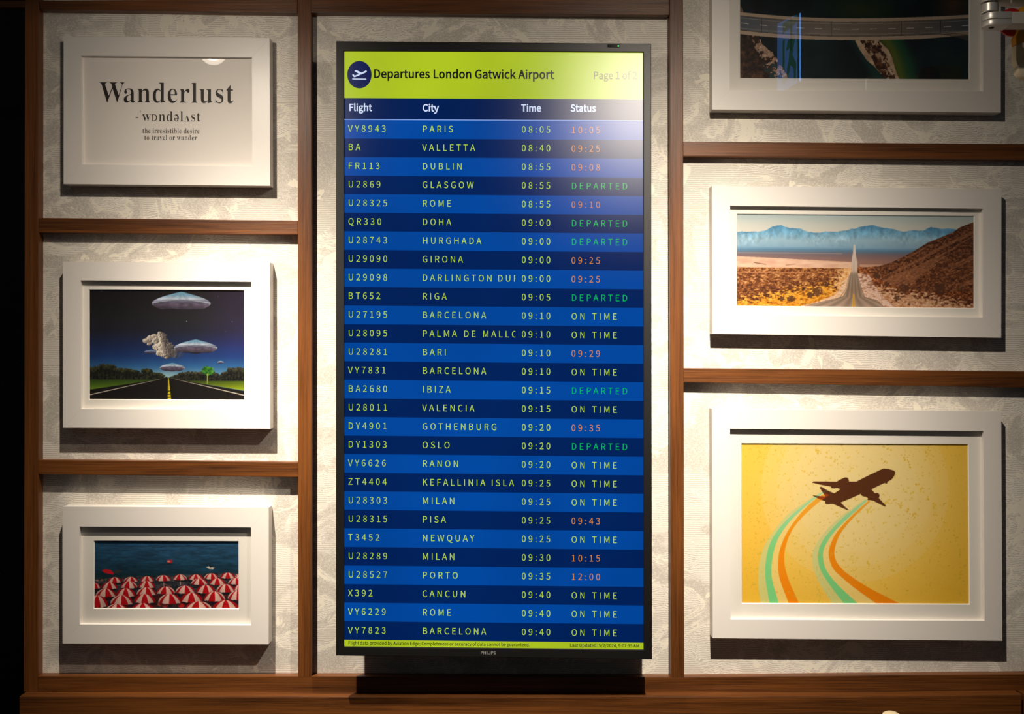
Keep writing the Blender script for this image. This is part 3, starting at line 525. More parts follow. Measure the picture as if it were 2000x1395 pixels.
def print_mesh(name, art, quad, parent, gain=1.0):
    """quad: TL TR BR BL world points"""
    im = np.clip(art.final() * gain, 0, 255) / 255.0
    lin = np.where(im <= 0.04045, im / 12.92, ((im + 0.055) / 1.055)**2.4)
    h, w = lin.shape[:2]
    u = np.linspace(0, 1, w); v = np.linspace(0, 1, h); U_, V_ = np.meshgrid(u, v)
    TL, TR, BR, BL = [np.array(q) for q in quad]
    co = (TL * ((1 - U_) * (1 - V_))[..., None] + TR * (U_ * (1 - V_))[..., None] + BR * (U_ * V_)[..., None] + BL * ((1 - U_) * V_)[..., None])
    me = bpy.data.meshes.new(name)
    me.vertices.add(w * h); me.vertices.foreach_set('co', co.reshape(-1).astype(np.float32))
    idx = np.arange(w * h).reshape(h, w)
    f = np.stack([idx[1:, :-1], idx[1:, 1:], idx[:-1, 1:], idx[:-1, :-1]], -1).reshape(-1, 4)
    me.loops.add(f.size); me.loops.foreach_set('vertex_index', f.reshape(-1).astype(np.int32))
    me.polygons.add(len(f)); me.polygons.foreach_set('loop_start', np.arange(0, f.size, 4, dtype=np.int32))
    me.update(calc_edges=True)
    at = me.color_attributes.new('ink', 'FLOAT_COLOR', 'POINT')
    at.data.foreach_set('color', np.concatenate([lin, np.ones((h, w, 1))], -1).reshape(-1).astype(np.float32))
    return link(name, me, M['print_'], parent)

# ------------------------------------------------------------------ the setting
def struct(name, mb, m, label, cat, **kw):
    o = mb.build(name, m, **kw); tag(o, label, cat, None, 'structure'); return o
x0w, x1w = -0.945, 2.2
struct('wall_back', MB().box((x0w, 0.0, -1.45), (x1w, 0.06, 2.10)), M['paper'], 'wall papered in pale grey and cream engraved clouds behind the pictures', 'wall')
struct('wall_left', MB().box((-2.4, 0.42, -1.45), (x0w, 0.48, 2.10)), M['dark'], 'near-black panel standing for the dark recess at the far left beside the wood panelling', 'wall')  # darkness of the opening is put into this panel's near-black colour
struct('ceiling', MB().box((-3.2, -4.6, 2.10), (3.6, 0.48, 2.16)), M['ceiling'], 'dark ceiling above the panelled wall', 'ceiling')
struct('floor', MB().box((-3.2, -4.6, -1.5), (3.6, 0.48, -1.45)), M['floor'], 'dark floor below the panelled wall', 'floor')
WD = 0.020
def board(name, quad, mat, label, d=WD, bevel=0.0012, back=-0.001):
    f = Q(quad, d); b = shift(f, back)
    return struct(name, MB().quadbox(f, b), mat, label, 'trim', bevel=bevel)
board('trim_1', [(49.5, -400), (76, -400), (74.3, 1352), (46, 1352)], M['wv'], 'brown wooden upright at the left end beside the black recess')
board('trim_2', [(581, -400), (607.5, -400), (608.5, 1323), (582, 1323)], M['wv'], 'brown wooden upright left of the departures screen')
board('trim_3', [(1307, -400), (1333.5, -400), (1336.5, 1325), (1310, 1325)], M['wv'], 'brown wooden upright right of the departures screen')
board('trim_4', [(76, 1.2), (581, -3), (581, 25), (76, 18.5)], M['wh'], 'dark wooden top rail above the wanderlust picture')
board('trim_5', [(607.5, -14), (1307, -10), (1307, 29.5), (607.5, 24.5)], M['wh'], 'dark wooden top rail above the departures screen')
board('trim_6', [(74.8, 425.5), (581.7, 430.5), (581.7, 458), (74.8, 454)], M['wh'], 'brown crossrail between the wanderlust and flying saucer pictures')
board('trim_7', [(74.5, 898.5), (581.9, 903), (581.9, 932.5), (74.5, 926.5)], M['wh'], 'brown crossrail between the flying saucer and beach umbrella pictures')
board('trim_8', [(1334, 276.5), (2150, 282.5), (2150, 313), (1334, 305)], M['wh'], 'brown crossrail between the bridge and desert road pictures')
board('trim_9', [(1335, 719), (2150, 727), (2150, 760), (1335, 747)], M['wh'], 'brown crossrail between the desert road and airliner pictures')
board('trim_10', [(-300, 1.2), (49.5, 1.2), (49.5, 14.5), (-300, 14.5)], M['wh'], 'narrow brown rail crossing above the black recess at top left')
def prism(top, bottom, d):     # one board whose long edges follow the given points
    n_ = len(top); f = Q(top, d) + Q(bottom, d)[::-1]; k = shift(f, -0.001); m_ = 2 * n_
    return MB().add(f + k, [tuple(range(m_ - 1, -1, -1)), tuple(range(m_, 2 * m_))] + [(i, (i + 1) % m_, (i + 1) % m_ + m_, i + m_) for i in range(m_)])
struct('trim_11', prism([(74.3, 1321), (700, 1321.5), (1340, 1323.5), (2150, 1316)], [(74.3, 1352), (700, 1354), (1340, 1356), (2150, 1348)], WD),
       M['wh'], 'brown bottom rail directly under the wallpaper panels', 'trim', bevel=0.001)
LD = 0.046
struct('trim_12', prism([(37.5, 1360.5), (700, 1361.5), (1640, 1361.3), (1996, 1357)], [(37.5, 1720), (700, 1720), (1640, 1720), (1996, 1720)], LD),
       M['wledge'], 'long brown wooden board with a lit top edge along the bottom', 'trim', bevel=0.0018)
mb = MB(); f = Q([(2001, 1357), (2150, 1355), (2150, 1700), (2001, 1700)], LD); mb.quadbox(f, shift(f, -0.001))
struct('trim_13', mb, M['wledge'], 'next length of the bottom board at the far right edge', 'trim')

# ------------------------------------------------------------------ framed pictures
FD = 0.029
GRP = 'white framed pictures on the panelled wall'
def lerp(a, b, t): return a + (b - a) * t
def framed(label, outer, inner, pic, fd=FD, rebate=0.009, win=True, glass_tilt=(0, 0)):
    """outer/inner/pic: TL TR BR BL photo points of the frame, its opening and the picture"""
    O = Q(outer, fd); I = Q(inner, fd); c = sum(O, Vector()) / 4
    root = empty('framed_picture', (c.x, -0.001, O[2].z), label, 'picture', GRP)
    back = 0.0015
    names = ['frame_rail'] * 4
    for i in range(4):
        j = (i + 1) % 4
        a, b, c1, d1 = O[i], O[j], I[j], I[i]
        # 1 mm rounded arrises and a hairline mitre joint at the corners
        mid = (a + b) / 2
        g = 0.0
        def pull(p): return p + (mid - p).normalized() * g
        a, b, c1, d1 = pull(a), pull(b), pull(c1), pull(d1)
        f = [a, b, c1, d1]; k = shift(f, back)
        MB().quadbox(f, k).build('frame_rail', M['frame'], root, bevel=0.0002)
    md = fd - rebate
    ctr = sum(I, Vector()) / 4
    big = [ctr + (p - ctr) * 1.02 for p in I]; big = shift(big, md)
    MB().quadbox(shift(big, md - 0.005), shift(big, md - 0.007)).build('backing_board', M['mat'], root)
    if win:
        W = Q(pic, md); m_ = MB()
        Wb = [p for p in shift(Q(pic, md), md - 0.0025)]
        cc = sum(Wb, Vector()) / 4; Wb = [Vector((p.x - math.copysign(.0012, p.x - cc.x), p.y, p.z - math.copysign(.0012, p.z - cc.z))) for p in Wb]
        for i in range(4):
            j = (i + 1) % 4
            m_.add([big[i], big[j], W[j], W[i]], [(0, 1, 2, 3)])
        MB_ = m_.build('mount', M['mat'], root)
        bv = MB()
        for i in range(4):
            j = (i + 1) % 4
            bv.add([W[i], W[j], Wb[j], Wb[i]], [(0, 1, 2, 3)])
        bv.build('mount_bevel', M['bevel'], root)
        pq = [Vector((p.x, -(md - 0.0028), p.z)) for p in Wb]
    else:
        pq = shift(big, md)
    g = shift([ctr + (p - ctr) * 1.005 for p in I], md + 0.0015)
    tx, tz = glass_tilt
    g = [Vector((p.x, p.y + (p.x - ctr.x) * tx + (p.z - ctr.z) * tz, p.z)) for p in g]
    MB().add(g, [(3, 2, 1, 0)]).build('glass_pane', M['glass'], root)
    return root, pq, md

# 1: the word print
r1, pq, md = framed('white framed word print reading Wanderlust, topmost on the left',
    [(124, 71), (526.5, 74), (527.5, 363), (124, 359.5)], [(158, 109), (492, 112), (492.6, 325), (160, 321)], None, win=False, rebate=0.008)
pr = MB().quadbox([p for p in pq], shift(pq, md - 0.001)).build('print_sheet', M['white_print'], r1)
def flat_text(name, parent, d, items, mats, slope=0.0, xref=0.0):
    """items: (text, x0, baseline y, cap px, opts)"""
    mb = MB()
    for it in items:
        text, x, y, cap, o = it
        G = SERIF if o.get('serif') else SANS
        cu = CAP_SERIF if o.get('serif') else CAP_SANS
        sp = SERIF_SPACE if o.get('serif') else SANS_SPACE
        loops, w = layout(text, G, cap, cu, o.get('track', 0), o.get('hs', 1), o.get('off', 0), o.get('space', sp), o.get('offy'))
        if 'width' in o:
            k = o['width'] / w; loops = [[(a * k, b) for a, b in L] for L in loops]; w = o['width']
        vs, fs = fill2d(loops)
        if 'clip' in o: vs, fs = clip_right(vs, fs, o['clip'] - x)
        sl = o.get('slope', slope)
        mb.add([P(x + a, y - b + sl * (x + a - xref), d) for a, b in vs], fs, o.get('m', 0))
    me = bpy.data.meshes.new(name); me.from_pydata(mb.v, [], mb.f)
    me.polygons.foreach_set('material_index', mb.mi); me.update()
    return link(name, me, mats, parent)
LDp = md + 0.0004
S = dict(serif=True)
flat_text('headline_lettering', pr, LDp, [('Wanderlust', 195.5, 199.5, 39.0, dict(S, width=262, off=-0.85, offy=-0.16, track=.7))], [M['ink']], 0.0067, 195)
flat_text('phonetic_lettering', pr, LDp, [('-', 264, 236.3, 20, dict(S, width=7, off=-.1)), ('ˈ', 272.5, 236.3, 19.5, dict(S, width=3)), ('wɒndəlʌst', 278, 236.3, 19.5, dict(S, width=114, off=-0.42, offy=-0.10, track=1.0))], [M['ink2']], 0.0067, 264)
flat_text('caption_lettering', pr, LDp, [('the irresistible desire', 278, 260, 9.8, dict(S, width=112, off=-0.22, offy=-.03, track=.3)), ('to travel or wander', 281.5, 273.3, 9.8, dict(S, width=103.5, off=-0.22, offy=-.03, track=.3))], [M['ink2']], 0.005, 278)

# 2: flying saucers over a road
def art_saucers():
    A = Art(80, 90, 1843, 1345, 5.812, 1.3); X, Y = A.X, A.Y
    sky = A.ramp(Y, [(90, (24, 20, 22)), (420, (32, 31, 36)), (560, (30, 32, 46)), (700, (27, 40, 80)), (850, (26, 58, 118)), (960, (44, 96, 152)), (1090, (110, 158, 180))])
    sky += (A.ramp(ss(X, 1150, 1843) * (1 - ss(Y, 700, 950)), [(0, (0, 0, 0)), (1, (8, 2, 20))]))
    sky *= (0.92 + 0.1 * A.noise(.01, .006, 3))[..., None]
    A.paint(np.ones_like(X), sky)
    A.paint(np.clip(1 - np.hypot(X - 975, (Y - 1090) * 1.6) / 230, 0, 1)**1.5 * .7, (168, 196, 196))
    for sx, sy, r in ((215, 105, 7), (1188, 448, 9), (1705, 450, 5), (1630, 560, 4), (1545, 160, 4)):
        A.paint(np.clip(1 - np.hypot(X - sx, Y - sy) / r, 0, 1), (190, 190, 190))
    def saucer(cx, rx, rim, top, bot, fade=1.0):
        u = (X - cx) / rx; au = np.abs(u)
        yt = rim - (rim - top) * (1 - au)**0.58
        yb = rim + (bot - rim) * np.sqrt(np.clip(1 - au**2.4, 0, 1)) * (0.93 + .07 * np.cos(u * 9))
        ins = (au < 1) & (Y > yt) & (Y < yb)
        edge = rim - (rim - top) * .30 * (1 - au**2.2)
        up = Y < edge
        fr = vnoise((X - cx) / rx, (Y - rim) / rx, 6, 14, 5, 3)
        stripes = 0.5 + 0.5 * np.sin(np.arctan2(u * 2.2, (Y - top + 8) / (rim - top + 8)) * 9) * .35 + .25 * (fr - .5) * 2
        tcol = A.ramp((Y - top) / (rim - top), [(0, (96, 146, 170)), (.3, (104, 142, 168)), (.62, (172, 182, 198)), (.8, (120, 126, 150)), (1, (96, 98, 120))]) * (0.82 + .28 * stripes)[..., None] * (1.08 - .16 * u)[..., None]
        v = (Y - edge) / (bot - edge)
        bcol = A.ramp(v, [(0, (40, 42, 60)), (.12, (88, 86, 108)), (.45, (78, 66, 82)), (.75, (56, 52, 66)), (.9, (20, 17, 22)), (1, (48, 44, 52))]) * (0.62 + .75 * fr)[..., None]
        A.paint(ins * fade, np.where(up[..., None], tcol, bcol))
        rimm = ins & (np.abs(Y - (edge + (yb - edge) * .05)) < max(2, (bot - top) * .018))
        A.paint(rimm * .8 * fade * (0.4 + .6 * np.abs(u)), (225, 232, 240))
        A.paint(((ins) & (au > .93) & (Y > rim - 4)) * .35 * fade, (180, 190, 204))
    saucer(1125, 336, 240, 108, 330)
    saucer(780, 78, 800, 774, 826, .7)
    # a torn billowing cloud: overlapping puffs, printed with its own light and dark
    puffs = [(735, 675, 48, 34), (772, 648, 46, 36), (762, 700, 40, 26), (818, 628, 46, 36), (846, 664, 60, 52), (888, 592, 30, 30), (905, 650, 66, 66), (850, 745, 52, 50), (905, 735, 78, 74), (880, 810, 44, 44), (930, 800, 66, 66), (960, 852, 40, 26), (985, 770, 74, 78), (1045, 805, 74, 56), (1110, 832, 70, 28)]
    wn = A.noise(.030, .030, 11, 4, .62) - .5; wm = A.noise(.012, .012, 14, 2) - .5
    hgt = np.full_like(X, -1.0)
    for (a_, b_, rx_, ry_) in puffs:
        q_ = ((X - a_) / rx_)**2 + ((Y - b_) / ry_)**2 + wn * 1.5 + wm * .8
        hgt = np.maximum(hgt, np.where(q_ < 1, np.sqrt(np.clip(1 - q_, 0, 1)) * min(rx_, ry_), -1))
    c = hgt > 0
    gy_, gx_ = np.gradient(np.maximum(hgt, 0)); st_ = X[0, 1] - X[0, 0]
    lit = np.clip(.40 + (gx_ * .34 + gy_ * .16) / st_, 0, 1.2)
    side = 1 - ss(X - (Y - 700) * .30, 880, 960)
    bright = np.clip(lit * (.35 + .85 * side) + .12 * wn, 0, 1)
    A.paint(c * (1 - .80 * ss(X + (Y - 800) * .3, 1020, 1160)), A.ramp(bright, [(0, (58, 54, 58)), (.25, (112, 104, 100)), (.55, (170, 158, 146)), (.9, (232, 222, 206))]))
    saucer(1288, 247, 748, 654, 820)
    saucer(1022, 145, 980, 924, 1024)
    saucer(1573, 36, 914, 898, 930)
    def trees(pts, base, seed, g=1.0, tint=(1, 1, 1)):
        xs = [p[0] for p in pts]; ys = [p[1] for p in pts]
        f = A.noise(.05, .06, seed + 5, 4, .6); fine = A.noise(.09, .09, seed + 7, 3, .6)
        t = np.interp(X, xs, ys) + 26 + (A.noise(.06, .0, seed, 3) - .5) * 30
        col = A.ramp(f, [(.3, (6, 9, 8)), (.5, (18, 22, 14)), (.75, (46, 48, 28))]) * g * np.array(tint)
        A.paint((Y > t) & (Y < base) & (X > xs[0]) & (X < xs[-1]), col)
        rs = np.random.RandomState(seed); x = xs[0] + 8
        while x < xs[-1] - 6:
            y = np.interp(x, xs, ys); r = max(5, (base - y) * rs.uniform(.20, .34)); cy = y + r * .9 + rs.uniform(-6, 10)
            d_ = np.hypot((X - x) / r, (Y - cy) / (r * .8)) + (fine - .5) * .9
            m = (d_ < 1) & (Y < base)
            sh = np.clip(.55 - (Y - cy) / r * .45 - (X - x) / r * .15 + (fine - .5) * 1.1, 0, 1)
            A.paint(m, A.ramp(sh, [(.1, (6, 8, 7)), (.5, (26, 30, 17)), (.95, (76, 76, 44))]) * g * np.array(tint))
            if base - y > 50: A.paint(A.line((x + rs.uniform(-8, 8), cy + r * .6), (x + rs.uniform(-8, 8), base), 3, 4) * .4, (110, 96, 70))
            x += r * rs.uniform(.75, 1.2)
    A.paint(A.poly([(60, 1095), (960, 1098), (890, 1112), (60, 1240)]), A.ramp(Y, [(1100, (30, 44, 14)), (1140, (56, 82, 22)), (1230, (104, 140, 30))]))
    A.paint(A.poly([(1000, 1098), (1860, 1105), (1860, 1240), (1040, 1112)]), A.ramp(Y + (X - 1400) * .05, [(1100, (36, 46, 14)), (1150, (70, 90, 18)), (1240, (140, 160, 16))]))
    trees([(60, 965), (170, 968), (215, 930), (330, 938), (385, 985), (500, 978), (620, 1008), (670, 1045), (700, 990), (760, 985), (800, 1040), (880, 1028), (965, 1095)], 1118, 40)
    trees([(985, 1098), (1060, 1052), (1200, 1012), (1360, 1015), (1500, 1020), (1560, 1062), (1600, 1030), (1680, 970), (1780, 968), (1860, 995)], 1128, 60, 1.05, (1.0, .95, 1.15))
    gt = (np.hypot((X - 1428) / 80, (Y - 1012) / 56) + (A.noise(.06, .06, 77, 3) - .5) * .7) < .92
    A.paint(gt, A.ramp(A.noise(.06, .07, 78, 3), [(.2, (24, 62, 18)), (.55, (52, 120, 32)), (.85, (90, 160, 50))]))
    A.paint(A.line((1424, 1050), (1420, 1165), 14, 8), (150, 160, 70))
    road = [(975, 1092), (1020, 1106), (1860, 1245), (1860, 1360), (60, 1360), (60, 1240), (890, 1112)]
    A.paint(A.poly(road), (17, 14, 12)); 
    A.paint(A.poly(road) * .25 * A.noise(.1, .15, 90, 2), (60, 54, 48))
    A.paint(A.line((70, 1298), (880, 1112), 10, 2), (226, 214, 196)); A.paint(A.line((1850, 1294), (1050, 1110), 10, 2), (226, 214, 196))
    w = np.interp(Y, [1095, 1345], [3, 20]); cx = np.interp(Y, [1095, 1345], [977, 988])
    dash = np.ones_like(Y, bool)
    for a, b in ((1243, 1253), (1279, 1290), (1314, 1328)): dash &= ~((Y > a) & (Y < b))
    A.paint((np.abs(X - cx) < w) & (Y > 1100) & dash, (216, 196, 30)); A.paint(((np.abs(X - cx) < w * .1) & (Y > 1150) & (Y < 1240)) * .7, (30, 26, 12))
    return A
r2, pq, md = framed('white framed picture of silver flying saucers above a dark road',
    [(122.5, 511.5), (527.5, 513), (528, 837.8), (123, 836)], [(157.5, 547.8), (491, 550.5), (491.8, 800.5), (158.3, 798.8)], [(173, 565.2), (477, 566.5), (477.5, 782.3), (173.3, 780.5)])
print_mesh('print_sheet', art_saucers(), pq, r2, 0.88)

# 3: beach umbrellas
def art_umbrellas():
    A = Art(85, 105, 1905, 965, 6.4516, 1.5); X, Y = A.X, A.Y
    w = A.noise(.004, .035, 2, 4, .6); w2 = A.noise(.015, .07, 9, 3, .6)
    sea = A.ramp(Y, [(105, (34, 72, 104)), (300, (26, 62, 88)), (480, (16, 50, 68)), (560, (14, 44, 52))]) * (0.45 + 1.05 * w * .6 + .5 * w2)[..., None]
    A.paint(np.ones_like(X), sea)
    shore = np.interp(X, [85, 600, 1200, 1905], [590, 560, 540, 505]) + (A.noise(.02, 0, 4) - .5) * 20
    bc = A.ramp(A.noise(.03, .05, 14, 4, .7), [(.25, (16, 18, 24)), (.55, (52, 56, 64)), (.8, (96, 86, 88))])
    A.paint(Y > shore, bc)
    A.paint((Y > shore) & (Y > 790) & (A.noise(.012, .02, 33, 3) > .52), (96, 28, 30))
    A.paint((Y > shore) * ss(Y, 600, 900) * .55, (30, 14, 20))
    A.paint(A.poly([(998, 362), (1012, 345), (1040, 352), (1068, 344), (1070, 380), (1040, 394), (1005, 384)]), (160, 44, 48)); A.paint(A.ell(1022, 366, 20, 9), (206, 130, 120)); A.paint(A.ell(1032, 398, 30, 9) * .6, (20, 20, 26))
    A.paint(A.poly([(1492, 436), (1530, 428), (1605, 448), (1580, 466), (1530, 462)]), (190, 178, 166)); A.paint(A.ell(1552, 430, 16, 14), (20, 22, 24)); A.paint(A.line((1552, 450), (1552, 500), 4, 3) * .6, (90, 96, 96))
    A.paint(A.poly([(180, 480), (230, 468), (290, 478), (335, 525), (320, 538), (250, 525), (205, 512)]), (188, 20, 30))
    A.paint(A.poly([(320, 500), (380, 475), (440, 490), (400, 510), (350, 520)]) * .8, (60, 50, 40))
    rs = np.random.RandomState(4)
    for i in range(70):
        x, y = rs.uniform(90, 1900), rs.uniform(600, 960)
        A.paint(A.ell(x, y, rs.uniform(5, 14), rs.uniform(4, 9)) * .7, [(150, 90, 70), (40, 44, 60), (170, 40, 40), (60, 66, 76)][rs.randint(4)])
    for x, y, c in ((120, 612, (150, 110, 90)), (180, 608, (130, 90, 60)), (225, 602, (60, 80, 60)), (980, 930, (190, 50, 36)), (920, 915, (150, 60, 40)), (1180, 930, (180, 20, 20)), (1090, 920, (100, 60, 50))):
        A.paint(A.ell(x, y, 42 if y > 700 else 20, 26 if y > 700 else 12), c)
    def umb(ax, ay, rx, h, ph, pole=0):
        if pole: A.paint(A.line((ax, ay + h * .6), (ax + 8, ay + h + pole), 9, 7) * .9, (196, 160, 140))
        u = (X - ax) / rx; v = (Y - ay) / h
        au = np.clip(np.abs(u), 0, 1)
        top = 1 - np.sqrt(np.clip(1 - au**1.9, 0, 1)); top = top * .78
        bot = .82 + .18 * np.sqrt(1 - au**2) - .06 * np.abs(np.sin(u * 7))
        ins = (np.abs(u) < 1) & (v > top) & (v < bot)
        s = np.clip(u / np.sqrt(np.clip(v * 1.15, .02, 1)), -1, 1)
        seg = np.floor(np.arcsin(s) / math.pi * 4.6 + ph + 40).astype(int) % 2
        sh = (1.06 - .22 * au - .10 * v)[..., None]
        A.paint(A.ell(ax + 6, ay + h * .98, rx * .95, h * .28) * .55, (16, 10, 16))
        A.paint(ins, np.where(seg[..., None] == 0, np.array((178, 10, 22)), np.array((228, 186, 172))) * sh)
    rows = [[(340, 570, 90, 78, .5, 0), (545, 566, 88, 74, .1, 0), (750, 555, 85, 80, .5, 0), (955, 542, 92, 82, .1, 60), (1165, 533, 88, 78, .9, 60), (1365, 531, 92, 78, .5, 0), (1560, 518, 90, 80, .1, 0), (1768, 508, 92, 80, .5, 0), (1902, 524, 42, 64, 0, 0)],
            [(92, 642, 66, 82, .1, 0), (275, 636, 102, 90, .5, 0), (520, 622, 105, 96, .9, 0), (745, 619, 105, 96, .5, 0), (1410, 585, 104, 84, .1, 0), (1635, 580, 102, 90, .5, 0), (1872, 577, 96, 86, .1, 0)],
            [(230, 718, 126, 114, .1, 0), (480, 712, 122, 116, .5, 0), (740, 698, 122, 114, .1, 0), (985, 688, 115, 104, .9, 0), (1230, 676, 122, 108, .1, 0), (1490, 665, 120, 116, .5, 0), (1740, 655, 115, 112, .1, 0), (1905, 664, 60, 84, .5, 0)],
            [(120, 805, 138, 160, .5, 0), (430, 802, 142, 130, .1, 0), (720, 785, 132, 124, .5, 0), (1035, 783, 142, 134, .1, 0), (1310, 768, 140, 130, .5, 0), (1600, 750, 134, 134, .9, 0), (1885, 742, 118, 126, .1, 0)],
            [(370, 912, 140, 110, .1, 0), (695, 902, 142, 110, .5, 0), (1395, 876, 168, 130, .9, 0), (1742, 862, 165, 140, .5, 0)]]
    for r in rows:
        for q in r: umb(*q)
    return A
r3, pq, md = framed('white framed picture of red and white beach umbrellas by the sea',
    [(121.8, 989.7), (525, 991.5), (524.6, 1259), (122, 1257.4)], [(155.2, 1028.8), (490, 1030.4), (490, 1221.6), (155.5, 1219.8)], [(182.8, 1056), (466, 1057), (466.4, 1190), (182.2, 1189.4)])
print_mesh('print_sheet', art_umbrellas(), pq, r3, 1.0)

# 4: bridge from above
def art_bridge():
    A = Art(65, -420, 1930, 645, 4.1667, 1.4); X, Y = A.X, A.Y
    n1 = A.noise(.004, .004, 3, 3)
    A.paint(np.ones_like(X), A.ramp(n1, [(.2, (12, 20, 26)), (.8, (22, 44, 44))]))
    A.paint(np.clip(1 - np.hypot((X - 1050) / 330, (Y - 70) / 150), 0, 1) * .6, (56, 66, 20))
    A.paint(np.clip(1 - np.hypot((X - 1800) / 200, (Y - 20) / 220), 0, 1) * .8, (92, 62, 42))
    g = X - np.interp(Y, [300, 400, 500, 645], [1250, 1310, 1350, 1385])
    A.paint((Y > 290) * np.exp(-(g / 80.)**2) * .95, (96, 104, 30)); A.paint((Y > 290) * np.exp(-((g - 85) / 60.)**2) * .6, (22, 88, 56))
    A.paint((Y > 290) * np.exp(-((X - np.interp(Y, [300, 645], [985, 1200])) / 55.)**2) * .6, (24, 74, 60))
    wn = (A.noise(.02, .02, 12, 4, .6) - .5) * 60
    is1 = A.poly([(p[0], p[1]) for p in [(1000, 250), (1180, 250), (1200, 330), (1275, 400), (1310, 480), (1330, 560), (1365, 650), (1250, 650), (1160, 540), (1100, 490), (1040, 400), (1005, 330)]])
    A.paint(is1, A.ramp(A.noise(.02, .02, 5, 3), [(.3, (170, 138, 110)), (.7, (208, 180, 150))]))
    d = (X + wn) - np.interp(Y, [300, 400, 500, 645], [1110, 1160, 1210, 1290])
    core = is1 & (np.abs(d) < np.interp(Y, [300, 645], [78, 46])) & (A.noise(.03, .03, 17, 4, .7) > .42)
    A.paint(core, A.ramp(A.noise(.05, .05, 25, 3), [(.3, (44, 24, 14)), (.7, (104, 66, 40))]))
    e = (X + wn * .6) - np.interp(Y, [270, 360, 440, 540, 645], [190, 250, 340, 400, 455])
    A.paint((Y > 250) & (e < 0), A.ramp(A.noise(.03, .03, 31, 4, .7), [(.3, (30, 20, 16)), (.6, (66, 44, 30)), (.8, (104, 74, 52))]))
    A.paint((Y > 280) & (e < 0) & (e > -np.interp(Y, [280, 400, 520, 645], [25, 110, 150, 90])) & (A.noise(.025, .025, 41, 4, .65) > .45), A.ramp(A.noise(.06, .06, 43, 3), [(.3, (150, 116, 96)), (.8, (206, 180, 158))]))
    A.paint((Y > 520) & (e < -30) & (e > -160) & (A.noise(.04, .04, 51, 3) > .56), (40, 60, 62))
    t = 141 - 46 * ((X - 880) / 815)**2 * np.where(X < 880, 1.0, .48)
    v = Y - t; W = 182 - 12 * ss(X, 1500, 1930)
    A.paint((v > 0) & (v < W), A.ramp(X, [(65, (92, 98, 108)), (700, (132, 122, 112)), (1400, (122, 110, 98)), (1930, (84, 90, 98))]) * (0.92 + .14 * A.noise(.004, .12, 60, 2))[..., None])
    A.paint(((v > 0) & (v < 30)) | ((v > W - 33) & (v < W)), (186, 164, 142))
    for k in (30, 149): A.paint(np.abs(v - k) < 2.5, (74, 66, 60))
    for k in (47, 132): A.paint((np.abs(v - k) < 1.4) * .6, (206, 196, 180))
    A.paint((np.abs(v - 90) < 2.2) & (((X - 75) % 150) < 60), (226, 222, 212))
    for k in (240, 810, 1380, 1700): A.paint((np.abs(X - k) < 2.2) & (v > 30) & (v < 149), (50, 44, 40))
    A.paint(A.poly([(1700, 268), (1940, 262), (1940, 330), (1860, 300)]) * .6, (96, 84, 72))
    A.paint(A.poly([(65, 30), (95, 100), (65, 95)]), (120, 96, 80))
    return A
r4, pq, md = framed('white framed aerial picture of a pale bridge over dark water, cut by the top edge',
    [(1390.5, -160), (1955, -153), (1954.8, 219.8), (1391, 214)], [(1425, -124), (1921, -118), (1920.6, 178.5), (1425, 176.8)], [(1445, -100), (1894.3, -96), (1894, 155.4), (1445.3, 153.3)])
print_mesh('print_sheet', art_bridge(), pq, r4, 1.0)

